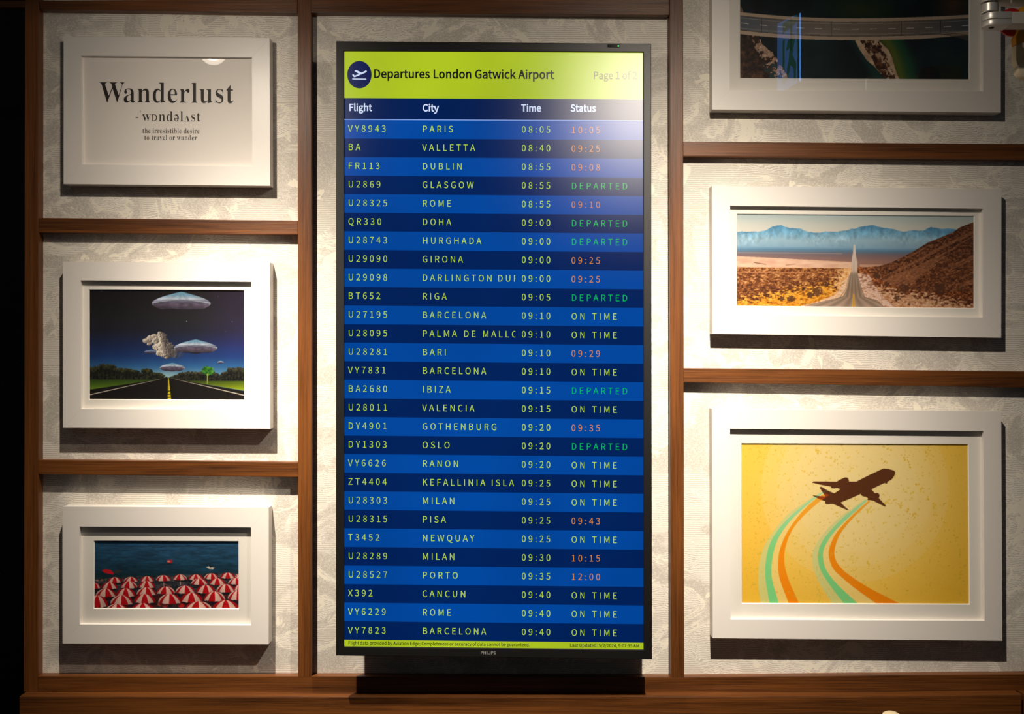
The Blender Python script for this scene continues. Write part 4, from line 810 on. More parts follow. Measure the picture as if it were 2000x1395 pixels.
# 5: desert road
def art_desert():
    A = Art(37, 80, 1972, 845, 4.1667, 1.15); X, Y = A.X, A.Y
    A.paint(np.ones_like(X), A.ramp(Y, [(80, (178, 196, 198)), (160, (206, 210, 202)), (240, (222, 216, 204))]))
    def ridge(pts, seed, top, mid):
        yy = np.interp(X, [p[0] for p in pts], [p[1] for p in pts]) + (A.noise(.03, 0, seed, 4, .6) - .5) * 16
        n_ = A.noise(.02, .012, seed + 3, 4, .6)
        c = A.ramp(Y + (n_ - .5) * 40, [(160, top), (230, mid), (290, (158, 192, 210)), (345, (140, 176, 200)), (385, (96, 132, 162)), (410, (112, 112, 124)), (470, (148, 112, 104))])
        rl = A.noise(.035, .022, seed + 8, 4, .65) - A.noise(.035, .022, seed + 8, 4, .65).mean()
        c = c * (1 + .55 * rl * (1 - ss(Y, yy + 60, yy + 130)))[..., None]
        A.paint((Y > yy) * 1.0, c)
    ridge([(1400, 225), (1560, 200), (1620, 170), (1700, 184), (1790, 184), (1860, 196), (1972, 210)], 7, (84, 146, 186), (104, 160, 196))
    ridge([(37, 246), (150, 236), (270, 210), (330, 180), (400, 166), (460, 190), (540, 190), (600, 214), (680, 236), (760, 220), (850, 222), (920, 205), (1000, 190), (1080, 170), (1150, 163), (1230, 180), (1330, 195), (1410, 214), (1480, 194), (1560, 204), (1680, 235), (1972, 250)], 17, (82, 144, 184), (120, 174, 206))
    A.paint((Y > 345) * 1.0, A.ramp(Y + (A.noise(.003, .05, 4) - .5) * 14, [(345, (140, 178, 202)), (372, (92, 136, 168)), (395, (104, 116, 134)), (415, (128, 108, 112)), (470, (156, 116, 104))]))
    A.paint(((Y > 398) & (Y < 402) & (X < 900)) * .6, (190, 160, 150))
    # pale flat on the left
    tp_ = np.interp(X, [37, 400, 800, 1000], [430, 445, 462, 470])
    A.paint((Y > tp_) & (X < 985), A.ramp(A.noise(.01, .05, 8, 3), [(.2, (214, 166, 140)), (.8, (238, 200, 172))]))
    A.paint(A.line((180, 482), (275, 496), 7, 4), (120, 82, 64)); A.paint(A.line((440, 500), (520, 490), 5, 3), (140, 100, 80))
    A.paint((Y > 488) & (X > 1040), (198, 152, 126))
    # scrub plains
    f = A.noise(.045, .09, 20, 4, .65); f2 = A.noise(.085, .13, 26, 3, .6); f3 = A.noise(.012, .02, 29, 3)
    scrub = A.ramp(f * .5 + f2 * .5 - .10 * ss(Y, 600, 820), [(.28, (70, 34, 16)), (.42, (112, 60, 28)), (.54, (160, 98, 48)), (.68, (222, 168, 112))])
    gold = A.ramp(f * .6 + f2 * .4, [(.3, (150, 84, 16)), (.5, (224, 146, 28)), (.7, (246, 196, 90))])
    left = (Y > 521 + (f3 - .5) * 10) & (X < 1000)
    A.paint(left, scrub)
    A.paint(left * ss(Y + (X - 200) * .18 + (f - .5) * 260, 745, 800), gold)
    A.paint(left * ss(X + (f - .5) * 200 + (Y - 700) * .25, 800, 880), A.ramp(f2, [(.3, (226, 160, 92)), (.7, (244, 202, 150))]))
    A.paint(left & (Y > 560) & (Y < 566) & (X < 900), (200, 130, 80)); A.paint(((Y > 519) & (Y < 523) & (X < 900)) * .7, (240, 190, 140))
    right = (Y > 505 + (f3 - .5) * 20) & (X > 1000)
    A.paint(right, scrub * np.array((1.02, .95, .95)))
    pink = A.ramp(f * .5 + f2 * .5, [(.3, (140, 84, 52)), (.45, (206, 150, 108)), (.7, (238, 200, 166))])
    A.paint(right * ss(Y - (X - 1040) * .18 + (f - .5) * 200, 620, 680), pink)
    hill = [(1985, 122), (1925, 145), (1860, 172), (1800, 215), (1760, 232), (1700, 258), (1600, 300), (1520, 350), (1450, 392), (1380, 430), (1300, 470), (1200, 500), (1120, 525), (1150, 590), (1300, 660), (1600, 720), (1985, 700)]
    hm = A.poly([(x, y + 0) for x, y in hill])
    hc = A.ramp(f * .4 + f2 * .6, [(.26, (44, 22, 12)), (.42, (88, 48, 26)), (.56, (124, 74, 44)), (.72, (176, 116, 78))]) * (0.92 + .16 * ss(Y, 300, 600))[..., None]
    A.paint(hm, hc)
    sl = A.noise(.008, .03, 70, 3); q = Y + .52 * X
    A.paint((hm & (vnoise(X + Y * 1.2, q, .006, .030, 71, 3) > .60)) * .45, (190, 130, 92))
    rs = np.random.RandomState(8)
    for i in range(46):
        x = rs.uniform(40, 1960)
        if 780 < x < 1180: continue
        y = rs.uniform(600, 830); r = rs.uniform(6, 18)
        m_ = (np.hypot((X - x) / r, (Y - y) / (r * .7)) + (f2 - .5) * 1.2) < .9
        A.paint(m_ * .55, (84, 46, 24))
    for x, y, r in ((690, 720, 46), (770, 655, 26), (480, 780, 34), (405, 780, 26), (1345, 765, 32), (1258, 650, 26), (1180, 580, 40), (1700, 680, 60), (1400, 690, 50), (640, 745, 36)):
        m_ = (np.hypot((X - x) / r, (Y - y) / (r * .85)) + (f2 - .5) * 1.3) < .9
        A.paint(m_ * .8, (84, 50, 30))
    # shoulders and road
    A.paint(A.poly([(968, 560), (905, 640), (850, 740), (700, 800), (540, 845), (900, 845), (990, 700)]) * (.45 + .5 * ss(f, .35, .5)), A.ramp(f2, [(.3, (222, 178, 146)), (.7, (240, 208, 182))]))
    A.paint(A.poly([(1030, 560), (1120, 575), (1160, 660), (1230, 760), (1330, 845), (1100, 845), (1010, 700)]) * (.4 + .55 * ss(f, .35, .5)), A.ramp(f2, [(.3, (214, 172, 150)), (.7, (240, 210, 192))]))
    R = A.poly([(990, 325), (1003, 325), (1010, 420), (1022, 470), (1022, 560), (1040, 640), (1066, 740), (1085, 765), (1160, 785), (1215, 815), (1245, 850), (560, 850), (700, 812), (840, 780), (905, 755), (935, 690), (955, 590), (972, 540), (975, 450), (985, 400)])
    lanes = .5 + .5 * np.cos((X - 992) / np.interp(Y, [330, 560, 760, 845], [9, 26, 70, 240]) * 12)
    rc = A.ramp(Y, [(325, (236, 226, 216)), (540, (222, 196, 176)), (575, (160, 140, 122)), (700, (150, 126, 104)), (845, (172, 146, 128))]) * (0.84 + .2 * lanes)[..., None]
    A.paint(R, rc)
    for a, b, w0, w1 in (((955, 580), (925, 700), 3, 4), ((925, 700), (880, 765), 4, 6), ((880, 765), (640, 828), 5, 4), ((1026, 580), (1055, 690), 3, 4), ((1055, 690), (1080, 760), 5, 6), ((1080, 762), (1180, 788), 6, 6), ((1180, 788), (1235, 838), 6, 6)):
        A.paint(A.line(a, b, w0, w1) * .6, (100, 80, 66))
    A.paint(A.poly([(986, 735), (996, 735), (1000, 850), (978, 850)]), (222, 168, 40)); A.paint(A.line((989, 740), (989, 845), 2, 3) * .6, (120, 80, 40))
    return A
r5, pq, md = framed('white framed panoramic picture of a desert road running to blue mountains',
    [(1390.3, 363), (1956, 369.5), (1955.5, 660), (1391.5, 652.3)], [(1426, 401.8), (1920, 407.7), (1919.3, 620.5), (1426.2, 615)], [(1439, 417.5), (1903.8, 421.7), (1903.8, 603), (1439, 598.3)], rebate=0.010)
print_mesh('print_sheet', art_desert(), pq, r5, 0.94)

# 6: airliner poster
def art_plane():
    A = Art(36, 25, 1918, 1357, 4.228, 1.25); X, Y = A.X, A.Y
    d = np.hypot(X - 980, (Y - 400) * 1.0)
    base = A.ramp(d, [(0, (250, 224, 146)), (500, (250, 216, 122)), (800, (253, 208, 88)), (1150, (250, 198, 62))])
    A.paint(np.ones_like(X), base)
    for r, c in ((780, .24), (650, .22), (520, .22), (430, .14)): A.paint((d < r) * c, (252, 230, 166))
    n = A.noise(.035, .035, 5, 4, .75); n2 = A.noise(.007, .007, 15, 3)
    A.paint(((n > .70) & (n2 > .50)) * .8, (236, 196, 60)); 
    n3 = A.noise(.06, .06, 55, 2); A.paint(((n3 > .80) & (n2 < .55)) * .8, (222, 184, 60))
    rs = np.random.RandomState(3)
    for (x0, y0, x1, y1, k) in ((185, 40, 190, 200, 9), (180, 490, 170, 700, 16), (150, 750, 135, 980, 10), (640, 60, 680, 90, 8), (680, 90, 960, 265, 14), (1360, 90, 1440, 230, 12), (1500, 340, 1590, 490, 12), (1290, 490, 1490, 630, 18), (1690, 640, 1830, 830, 9), (1840, 900, 1860, 1340, 22), (1200, 1190, 1250, 1250, 5), (1600, 50, 1560, 160, 8), (1240, 60, 1300, 80, 4)):
        for i in range(k):
            t = rs.rand(); x = x0 + (x1 - x0) * t + rs.normal() * 9; y = y0 + (y1 - y0) * t + rs.normal() * 9; r = rs.uniform(3, 11)
            A.paint(((np.hypot(X - x, (Y - y)) / r + (n - .5)) < .8) * .75, (230, 186, 44))
    def band(l, r, col, a=1.0, fade=None):
        m = A.poly(catmull(l, 8) + catmull(r, 8)[::-1]) * a
        if fade is not None: m = m * fade
        A.paint(m, col)
    yf = ss(Y, 380, 900)
    pl = [(660, 450), (530, 535), (420, 615), (310, 745), (225, 880), (182, 1030), (172, 1200), (195, 1370)]
    gl = [(700, 432), (590, 508), (450, 622), (350, 730), (275, 850), (238, 990), (232, 1150), (268, 1370)]
    gr = [(770, 402), (640, 490), (505, 605), (400, 720), (325, 850), (288, 1000), (286, 1150), (345, 1370)]
    ol = [(735, 440), (660, 480), (540, 592), (428, 740), (362, 880), (338, 1010), (350, 1150), (428, 1370)]
    orr = [(765, 455), (685, 508), (550, 628), (456, 745), (404, 870), (388, 1000), (420, 1150), (515, 1370)]
    PY = (252, 222, 134); GR = (134, 220, 140); PG = (214, 220, 148); OR = (255, 150, 4)
    band(pl, gl, PG, .8); band(gr, ol, PY, .85)
    pl2 = [(1062, 488), (960, 560), (850, 640), (740, 745), (660, 855), (622, 960), (640, 1100), (700, 1225), (790, 1370)]
    gl2 = [(1068, 492), (900, 622), (780, 742), (700, 850), (668, 960), (690, 1080), (770, 1210), (890, 1370)]
    gr2 = [(1084, 495), (925, 640), (805, 760), (732, 870), (710, 960), (738, 1080), (835, 1205), (1010, 1370)]
    ol2 = [(1092, 500), (945, 630), (825, 765), (772, 870), (758, 960), (790, 1060), (860, 1135), (1000, 1250), (1170, 1370)]
    or2 = [(1106, 506), (965, 640), (862, 765), (816, 870), (806, 960), (842, 1040), (925, 1118), (1100, 1232), (1370, 1370)]
    band(pl2, gl2, PG, .8); band(gr2, ol2, PY, .85)
    fg = A.ramp(Y, [(400, (182, 226, 178)), (900, GR), (1350, (128, 222, 140))]); fo = A.ramp(Y, [(450, (250, 182, 60)), (900, OR), (1350, (255, 146, 6))])
    band(gl2, gr2, fg); band(ol2, or2, fo)
    pz = [(390, 440), (415, 418), (800, 422), (835, 395), (930, 352), (962, 352), (988, 372), (1000, 420), (1120, 418), (1330, 312), (1540, 212), (1572, 203), (1650, 210), (1740, 238), (1757, 262), (1750, 300), (1722, 355), (1680, 395), (1630, 420), (1625, 445), (1605, 455), (1590, 442), (1560, 450), (1365, 545), (1420, 610), (1468, 604), (1497, 630), (1495, 665), (1485, 690), (1605, 820), (1585, 832), (1380, 728), (1300, 725), (1308, 692), (1270, 670), (1235, 665), (1195, 645), (1190, 622), (1020, 700), (860, 765), (925, 830), (995, 890), (972, 892), (740, 792), (625, 795), (600, 775), (612, 750), (500, 705), (400, 655), (412, 648), (500, 660), (605, 665), (580, 620), (515, 520), (542, 505), (650, 570), (755, 615), (860, 545), (800, 525), (760, 535), (705, 530), (700, 505), (560, 480)]
    pp = [((1540 + a / 8.3333 - 1440) * 4.228, (890 + b / 8.3333 - 860) * 4.228) for a, b in pz]
    body = A.poly(pp)
    A.paint(body, (94, 50, 20))
    tail = X < 790
    over = np.where((body & tail)[..., None], fg * .55, fg); over2 = np.where((body & tail)[..., None], fo * np.array((.75, .4, .2)), fo)
    band(gl, gr, over, 1.0, 1 - .5 * (body & tail)); band(ol, orr, over2, 1.0, 1 - .3 * (body & tail))
    A.paint(body & (X > 775), (94, 50, 20))
    sp = A.noise(.05, .05, 99, 3, .6); A.paint(((sp > .74) & (X < 1000) & (Y > 820)) * .5, (90, 190, 90) if False else (214, 188, 70))
    return A
r6, pq, md = framed('white framed yellow poster of a brown airliner with green and orange trails',
    [(1390.5, 798.7), (1955.6, 803.4), (1957.8, 1252), (1392, 1247)], [(1425.8, 837.7), (1921, 842.3), (1923, 1213), (1426.8, 1210.3)], [(1448, 865.8), (1892, 867.6), (1894.5, 1181.2), (1448.8, 1179.6)], rebate=0.010)
print_mesh('print_sheet', art_plane(), pq, r6, 0.93)

# ------------------------------------------------------------------ departures screen
TD = 0.080; SD = TD - 0.0035
OT = [(656, 80), (1271.8, 85), (1273.6, 1288.6), (656, 1281)]
IT = [(672, 99.5), (1256, 102), (1257.2, 1269.6), (672, 1263.6)]
O = Q(OT, TD); I = Q(IT, TD); c = sum(O, Vector()) / 4
tv = empty('departures_screen', (c.x, -0.001, O[2].z), 'tall black framed departures screen with blue rows on the middle panel', 'screen')
sideN = ['top', 'right', 'bottom', 'left']
mb = MB(); bo = shift(O, TD - 0.012); bi = shift(I, TD - 0.012)
mb.add(O + I + bo + bi, [(i, (i + 1) % 4, 4 + (i + 1) % 4, 4 + i) for i in range(4)] + [(8 + i, 12 + i, 12 + (i + 1) % 4, 8 + (i + 1) % 4) for i in range(4)]
       + [(i, 8 + i, 8 + (i + 1) % 4, (i + 1) % 4) for i in range(4)] + [(4 + i, 4 + (i + 1) % 4, 12 + (i + 1) % 4, 12 + i) for i in range(4)])
mb.build('bezel', M['bezel'], tv, bevel=0.0014)
b1 = [c + (p - c) * 0.90 for p in O]
MB().quadbox(shift(b1, TD - 0.012), shift(b1, 0.030)).build('rear_casing', M['casing'], tv, bevel=0.003)
b2 = [c + (p - c) * 0.5 for p in O]
MB().quadbox(shift(b2, 0.030), shift(b2, 0.001)).build('wall_bracket', M['steel_dark'], tv)
def SX(u, yl, dx=0):     # x pixel, left-column y pixel -> sloped screen pixel
    t = (yl - 99.5) / 1164.0
    return (u, yl + (u - 672) * (2.5 + 3.5 * min(1, max(0, t * 4)) * (.35 + .65 * t)) / 584)
panel = MB().quadbox(shift(Q(IT, SD), SD - .0006), shift(Q(IT, SD), TD - 0.012)).build('display_panel', M['casing'], tv)
def strip(name, ya, yb, mat, items, mats, extra=None):
    mb = MB(); xl, xr = 672, 1256.6
    q = [SX(xl, ya), SX(xr, ya), SX(xr, yb), SX(xl, yb)]
    mb.add(Q(q, SD), [(3, 2, 1, 0)], 0)
    for it in items:
        text, x, y, cap, o = it
        loops, w = layout(text, SANS, cap, CAP_SANS, o.get('track', 0), o.get('hs', 1), o.get('off', 0), SANS_SPACE * o.get('sp', 1))
        if 'width' in o:
            k = o['width'] / w; loops = [[(a * k, b) for a, b in L] for L in loops]
        vs, fs = fill2d(loops)
        if 'clip' in o: vs, fs = clip_right(vs, fs, o['clip'] - x)
        mb.add([P(*SX(x + a, y - b), SD + .0003) for a, b in vs], fs, o['m'])
    if extra: extra(mb)
    me = bpy.data.meshes.new(name); me.from_pydata(mb.v, [], mb.f)
    me.polygons.foreach_set('material_index', mb.mi); me.update()
    return link(name, me, [mat] + mats, panel)
def icon(mb):
    def put(pts, mi, dd):
        vs, fs = fill2d([[(x, -y) for x, y in pts]]); mb.add([P(*SX(a, -b), SD + dd) for a, b in vs], fs, mi)
    put([(702 + 23.7 * math.cos(i * math.pi / 28), 145.8 + 26.8 * math.sin(i * math.pi / 28)) for i in range(56)], 2, .0003)
    z = lambda L: [(650 + a / 6.2, 75 + b / 6.2) for a, b in L]
    put(z([(236, 436), (248, 432), (266, 450), (318, 430), (265, 398), (268, 386), (285, 384), (350, 414), (395, 390), (410, 390), (412, 402), (400, 412), (265, 470), (252, 466), (238, 448)]), 3, .0006)
    put(z([(236, 486), (405, 487), (405, 498), (236, 497)]), 3, .0006)
t = strip('title_bar', 99.5, 191.5, M['s_lime'], [
    ('Departures London Gatwick Airport', 729, 152, 16.5, dict(m=1, width=353, off=.55)),
    ('Page 1 of 2', 1158.5, 152, 14.2, dict(m=4, width=86, off=.3))], [M['s_blk'], M['s_icon'], M['s_white'], M['s_grey']], icon)
tag(t, 'lime green title bar with an aeroplane icon')
def rule(mb):
    mb.add(Q([SX(672, 232.2), SX(1256.6, 232.2), SX(1256.6, 234.2), SX(672, 234.2)], SD + .0003), [(3, 2, 1, 0)], 2)
W_ = dict(m=1, off=.45)
t = strip('heading_row', 191.5, 234.2, M['s_navy'], [('Flight', 681, 216.5, 13.4, dict(W_, width=45.5)), ('City', 825, 216.5, 13.4, dict(W_, width=32)), ('Time', 1018, 215.8, 13.4, dict(W_, width=39)), ('Status', 1114, 215.5, 13.4, dict(W_, width=50))], [M['s_white'], M['s_rule']], rule)
tag(t, 'dark navy heading row with white column titles')
ROWS = """VY8943|PARIS|08:05|10:05
BA|VALLETTA|08:40|09:25
FR113|DUBLIN|08:55|09:08
U2869|GLASGOW|08:55|DEPARTED
U28325|ROME|08:55|09:10
QR330|DOHA|09:00|DEPARTED
U28743|HURGHADA|09:00|DEPARTED
U29090|GIRONA|09:00|09:25
U29098|DARLINGTON DUR|09:00|09:25
BT652|RIGA|09:05|DEPARTED
U27195|BARCELONA|09:10|ON TIME
U28095|PALMA DE MALLO|09:10|ON TIME
U28281|BARI|09:10|09:29
VY7831|BARCELONA|09:10|ON TIME
BA2680|IBIZA|09:15|DEPARTED
U28011|VALENCIA|09:15|ON TIME
DY4901|GOTHENBURG|09:20|09:35
DY1303|OSLO|09:20|DEPARTED
VY6626|RANON|09:20|ON TIME
ZT4404|KEFALLINIA ISLA|09:25|ON TIME
U28303|MILAN|09:25|ON TIME
U28315|PISA|09:25|09:43
T3452|NEWQUAY|09:25|ON TIME
U28289|MILAN|09:30|10:15
U28527|PORTO|09:35|12:00
X392|CANCUN|09:40|ON TIME
VY6229|ROME|09:40|ON TIME
VY7823|BARCELONA|09:40|ON TIME""".split('\n')
ya0, ya1 = 234.2, 1249.8; H_ = (ya1 - ya0) / 28
for i, ln in enumerate(ROWS):
    fl, city, tm, stt = ln.split('|'); ya = ya0 + i * H_; base = 257.2 + i * (1237.2 - 257.2) / 27
    TR = 4.05; CP = 12.6; HS = 0.95
    col = 2 if stt == 'DEPARTED' else (1 if stt == 'ON TIME' else 3)
    it = [(fl, 679.5, base, CP, dict(m=1, track=TR, hs=HS, off=-.06)), (city, 824.5, base, CP, dict(m=1, track=TR - .13, hs=HS, off=-.06, clip=1006.5, sp={'D': .45, 'P': 1.15}.get(city[0], .8))),
          (tm, 1018.5, base, CP, dict(m=1, track=TR, hs=HS, off=-.06)), (stt, 1115.5, base + .4, CP, dict(m=col, track=TR, hs=HS, off=-.06, sp=1.1))]
    t = strip('flight_row', ya, ya + H_, M['s_row_l'] if i % 2 == 0 else M['s_row_d'], it, [M['s_yel'], M['s_grn'], M['s_org']])
    shade = 'blue' if i % 2 == 0 else 'navy'
    status = {2: 'green departed', 1: 'yellow on time', 3: 'orange delayed time'}[col]
    tag(t, '%s row for %s at %s with %s' % (shade, city.title(), tm, status))
def foot(mb):
    mb.add(Q([SX(672, 1263.2), SX(1256.6, 1263.2), SX(1256.6, 1265), SX(672, 1265)], SD - .0001), [(3, 2, 1, 0)], 2)
t = strip('footer_bar', ya1, 1263.4, M['s_lime'], [
    ('Flight data provided by Aviation Edge; Completeness or accuracy of data cannot be guaranteed.', 680, 1259.2, 6.6, dict(m=1, width=355, off=.12)),
    ('Last Updated: 5/2/2024, 9:07:35 AM', 1113, 1259.3, 6.4, dict(m=1, width=136, off=.12))], [M['s_blk'], M['casing']])
tag(t, 'thin lime green footer bar with small black print')
flat_text('maker_lettering', tv, TD + .0004, [('PHILIPS', 938.5, 1278, 5.6, dict(width=30, off=.12))], [M['letter_grey']], 0.011, 938)
sb = MB(); f = Q([(1186.5, 86.5), (1210, 87), (1210, 92.8), (1186.5, 92.3)], TD + .0006); sb.quadbox(f, shift(f, TD - .004))
sn = sb.build('sensor_window', plain('gloss_black_plastic', (4, 5, 4), 0.1), tv, bevel=.0005)
f = Q([(1206.5, 88.6), (1209, 88.7), (1209, 91), (1206.5, 90.9)], TD + .0012)
MB().quadbox(f, shift(f, TD)).build('status_light', emit_mat('green_led', (90, 255, 110), 1.2), sn)

# ------------------------------------------------------------------ objects at the top right
AD = 0.30
arm = empty('hinged_arm', P(1935, -60, AD), 'silver hinged metal arm reaching in at the top right corner', 'arm')
def pxr(r, d): return r / 1000 * (CAM_D - d) / CAM_D
def slab(name, x0, x1, y0, y1, mat, rad, d=AD, thick=0.030):
    """flat arm with a rounded left end"""
    a, b = P(x0, y0, d), P(x1, y1, d); r = thick / 2; cx = a.x + r; mb = MB(); pts = []
    for i in range(17):
        t_ = math.pi / 2 + math.pi * i / 16; pts.append((cx + r * math.cos(t_), -d + r * math.sin(t_) * 1.0))
    pts += [(b.x, -d - r), (b.x, -d + r)]; n_ = len(pts)
    vs = [(x, y, a.z) for x, y in pts] + [(x, y, b.z) for x, y in pts]
    fs = [tuple(range(n_)), tuple(range(2 * n_ - 1, n_ - 1, -1))] + [(i, (i + 1) % n_, (i + 1) % n_ + n_, i + n_) for i in range(n_)]
    mb.add(vs, fs); return mb.build(name, mat, arm, bevel=rad, smooth=True)
slab('upper_link', 1916, 2120, -26, 6.2, M['alu'], .0016, thick=.036)
slab('lower_link_top', 1918, 1967, 28.5, 42, M['alu'], .001, thick=.034)
slab('lower_link_base', 1918, 1967, 42.6, 54, M['alu'], .0016, thick=.034)
mb = MB(); a = P(1966.5, 29, AD); b = P(2120, 52.5, AD); mb.box((a.x, -AD - .0165, b.z), (b.x, -AD + .0165, a.z)); mb.build('lower_link_sleeve', M['alu_light'], arm, bevel=.0012)
pc = P(1933, 16, AD)
MB().lathe((pc.x, -AD, P(0, 26, AD).z), (0, 0, 1), [(0, pxr(14.5, AD)), (.0012, pxr(16, AD)), (pxr(16.6, AD), pxr(16, AD)), (pxr(17.8, AD), pxr(14.5, AD))], 40).build('hinge_barrel', M['alu'], arm, smooth=True)
MB().lathe((pc.x, -AD, P(0, 29, AD).z), (0, 0, 1), [(0, pxr(12, AD)), (pxr(24, AD), pxr(12, AD))], 32).build('hinge_pin', M['steel_dark'], arm)
MB().lathe((P(1936.5, 0, AD).x, -AD, P(0, 56, AD).z), (0, 0, 1), [(0, pxr(3, AD)), (.001, pxr(5, AD)), (.004, pxr(5, AD))], 20).build('hinge_screw', M['steel_dark'], arm)
mb = MB(); a = P(1974.5, -26, AD + .0185); b = P(1976.5, 6, AD + .0185); mb.box((a.x, -AD - .0185, b.z), (b.x, -AD - .017, a.z)); mb.build('link_joint_line', M['alu_light'], arm)

ND = 0.20
tag_o = empty('hanging_ornament', P(2010, 140, ND), 'cream and mustard hanging ornament with a red disc behind the silver arm', 'ornament')
rc_ = P(1976, 44, ND)
MB().lathe((rc_.x, -ND + .004, rc_.z), (0, -1, 0), [(0, pxr(25, ND)), (.002, pxr(27, ND)), (.006, pxr(27, ND)), (.008, pxr(24, ND)), (.0085, .001)], 40).build('red_disc', M['red'], tag_o, smooth=True)
def slabpoly(name, pts, d0, d1, mat, bevel=.0015):
    f = [P(x, y, d0) for x, y in pts]; k = [Vector((p.x, -d1, p.z)) for p in f]; n_ = len(f)
    return MB().add(f + k, [tuple(range(n_)), tuple(range(2 * n_ - 1, n_ - 1, -1))] + [(i, (i + 1) % n_, (i + 1) % n_ + n_, i + n_) for i in range(n_)]).build(name, mat, tag_o, bevel=bevel, smooth=True)
slabpoly('mustard_band', [(1996, 12), (2060, 12), (2060, 50), (2006, 78), (1985, 87), (1984, 72), (1990, 58)], ND + .014, ND - .004, M['yellow'])
slabpoly('cream_body', [(1984, 88), (2000, 79), (2060, 50), (2060, 118), (2001, 122), (1988, 130), (1984, 116)], ND + .012, ND - .006, M['cream'], .003)
slabpoly('cream_foot', [(1989, 127), (2001, 121), (2060, 117), (2060, 158), (2003, 151), (1995, 148), (1989, 140)], ND + .018, ND - .004, plain('pale_cream_ceramic', (206, 192, 164), .5), .004)

# cream tip peeping over the lower frame edge
KD = 0.16
kp = P(1741, 1391, KD)
kb = empty('cream_finial', (kp.x, -KD, kp.z - .06), 'small cream rounded tip poking up at the bottom edge before the board', 'finial')
MB().lathe((kp.x, -KD, kp.z - .06), (0, 0, 1), [(0, .006), (.02, .006), (.035, .012), (.05, .0165), (.056, .0150), (.0590, .0100), (.06, .002)], 36).build('rounded_tip', M['cream'], kb, smooth=True)
MB().lathe((kp.x, -KD, -1.45), (0, 0, 1), [(0, .06), (.01, .06), (.012, .006), (kp.z - .06 + 1.45, .006)], 24).build('stem', M['steel_dark'], kb)

# ------------------------------------------------------------------ lamps (above and in front of the wall)
def spot(i, label, aim, r):
    p = LAMP[i]; ax = (Vector(p) - Vector(aim)).normalized()
    o = empty('ceiling_spotlight', (p.x, p.y, 2.10), label, 'lamp')
    b = Vector(p) + ax * 0.004
    MB().lathe(b, ax, [(0, r * .96), (.0005, r)], 40).build('lens', emit_mat('lit_lens', (255, 232, 196), 14 if i < 2 else 26), o)
    m = MB(); n = 40
    m.lathe(b - ax * .0, ax, [(0.0006, r * 1.02), (.0005, r * 1.25), (.10, r * 1.25), (.112, r * .8), (.114, r * .3)], 40)
    m.build('lamp_housing', M['lampshell'], o)
    top = b + ax * .10
    m = MB(); m.lathe((top.x, top.y, top.z - .03), (0, 0, 1), [(0, .007), (2.10 - top.z + .03, .007)], 16); m.build('lamp_stem', M['steel_dark'], o)
    m = MB(); m.lathe((top.x, top.y, 2.085), (0, 0, 1), [(0, .035), (.015, .035)], 24); m.build('ceiling_rose', M['lampshell'], o)
    return o
spot(0, 'black ceiling spotlight lighting the left column of pictures', AIM[0], .028)
spot(1, 'black ceiling spotlight lighting the screen and right column', AIM[1], .030)
# room reflected in the glass: a downlight behind the viewer and a green exit sign
p = LAMP[2]
dl = empty('round_downlight', (p.x, p.y, 2.10), 'round white downlight behind the viewpoint, mirrored in the wanderlust glass', 'lamp')
dax = Vector((0.22, 0.80, -0.55)).normalized()     # gimbal turned towards the pictures
MB().lathe(p + dax * .0008, dax, [(0, .034), (.0008, .034)], 40).build('lens', emit_mat('lit_downlight_lens', (255, 244, 228), 30), dl)
MB().lathe(p - dax * .0012, dax, [(0, .052), (.001, .052)], 40).build('reflector_ring', emit_mat('lit_reflector', (255, 240, 220), 8), dl)
MB().lathe(p - dax * .06, dax, [(0, .04), (.056, .056)], 40).build('lamp_housing', M['lampshell'], dl)
if True:
    m = MB(); m.lathe((p.x, p.y, p.z + .053), (0, 0, 1), [(0, .01), (2.10 - p.z - .053, .01)], 16); m.build('lamp_stem', M['steel_dark'], dl)

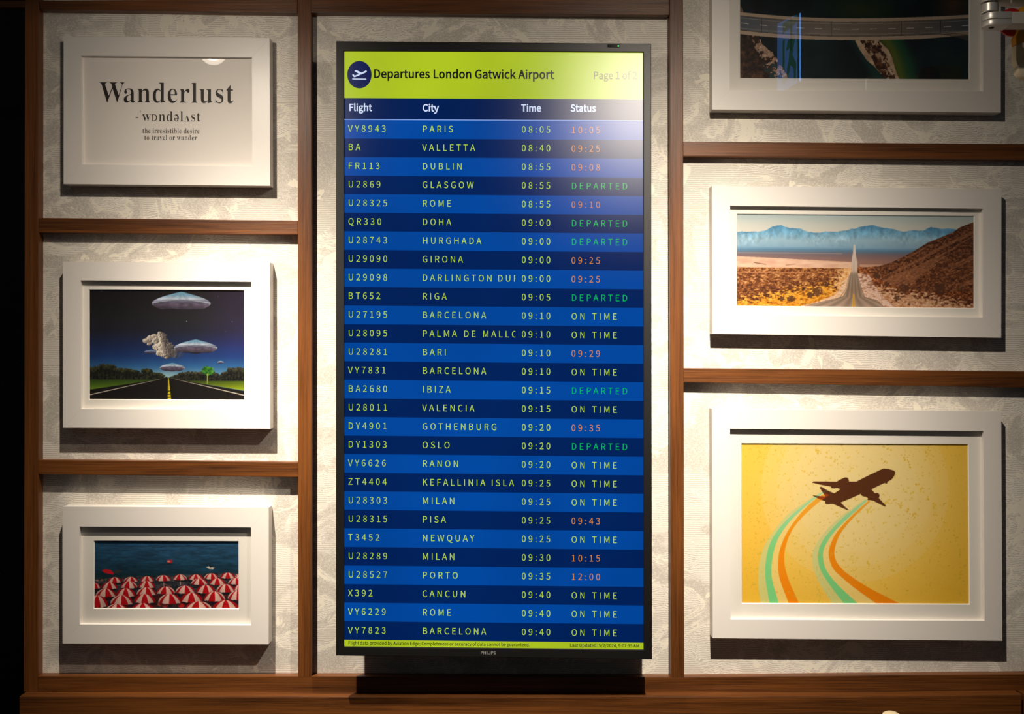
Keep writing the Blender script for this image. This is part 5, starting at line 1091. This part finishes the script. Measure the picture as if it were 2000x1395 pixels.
# green exit sign behind the viewer, mirrored in the bridge picture's glass
def MR(px, py, L, g=0.02):
    k = (CAM_D + L - 2 * g) / CAM_D
    return Vector(((px - 1000) / 1000 * k, -L, (697.5 - py) / 1000 * k))
c0 = MR(1543, 100, 2.9)
ex = empty('exit_sign', (c0.x, c0.y, 2.10), 'lit green exit sign behind the viewpoint, mirrored in the bridge picture glass', 'sign')
TLs, TRs, BRs, BLs = MR(1527, 46, 2.5), MR(1557, 30, 3.3), MR(1557, 162, 3.3), MR(1527, 180, 2.5)
nrm = (TRs - TLs).cross(BLs - TLs).normalized()
if nrm.y < 0: nrm = -nrm
def onp(u, v, o=0.0): return TLs * (1 - u) * (1 - v) + TRs * u * (1 - v) + BRs * u * v + BLs * (1 - u) * v + nrm * o
MB().quadbox([onp(0, 0), onp(1, 0), onp(1, 1), onp(0, 1)], [onp(0, 0, -.02), onp(1, 0, -.02), onp(1, 1, -.02), onp(0, 1, -.02)]).build('light_panel', emit_mat('lit_sign_blue_white', (70, 120, 190), 3.2), ex)
def fig(pts):
    return [onp(a, b, .002) for a, b in pts], [tuple(range(len(pts)))]
mb = MB()
for pts in ([(.0, .0), (1, 0), (1, .10), (0, .16)], [(.45, .14), (.62, .14), (.62, .26), (.45, .26)], [(.3, .3), (.75, .26), (.8, .34), (.6, .55), (.35, .6), (.42, .42), (.2, .44)],
            [(.35, .58), (.6, .54), (.9, .7), (.85, .95), (.7, .95), (.7, .76), (.5, .68)], [(.34, .6), (.5, .66), (.3, .86), (0, .9), (0, .82), (.22, .78)], [(0, .25), (.12, .25), (.12, .7), (0, .7)], [(.9, .2), (1, .2), (1, .66), (.92, .6)]):
    v_, f_ = fig(pts); mb.add(v_, f_)
mb.build('running_figure', emit_mat('lit_sign_green', (0, 120, 84), 1.4), ex)
a_, b_ = MR(1563, 26, 3.3), MR(1563, 158, 3.3)
MB().box((b_.x - .0028, -3.31, b_.z), (b_.x + .0028, -3.30, a_.z)).build('blue_edge_light', emit_mat('lit_blue_tube', (80, 160, 255), 8), ex)
m = MB(); m.lathe((c0.x, c0.y, TLs.z), (0, 0, 1), [(0, .006), (2.10 - TLs.z, .006)], 12); m.build('hanging_rod', M['steel_dark'], ex)
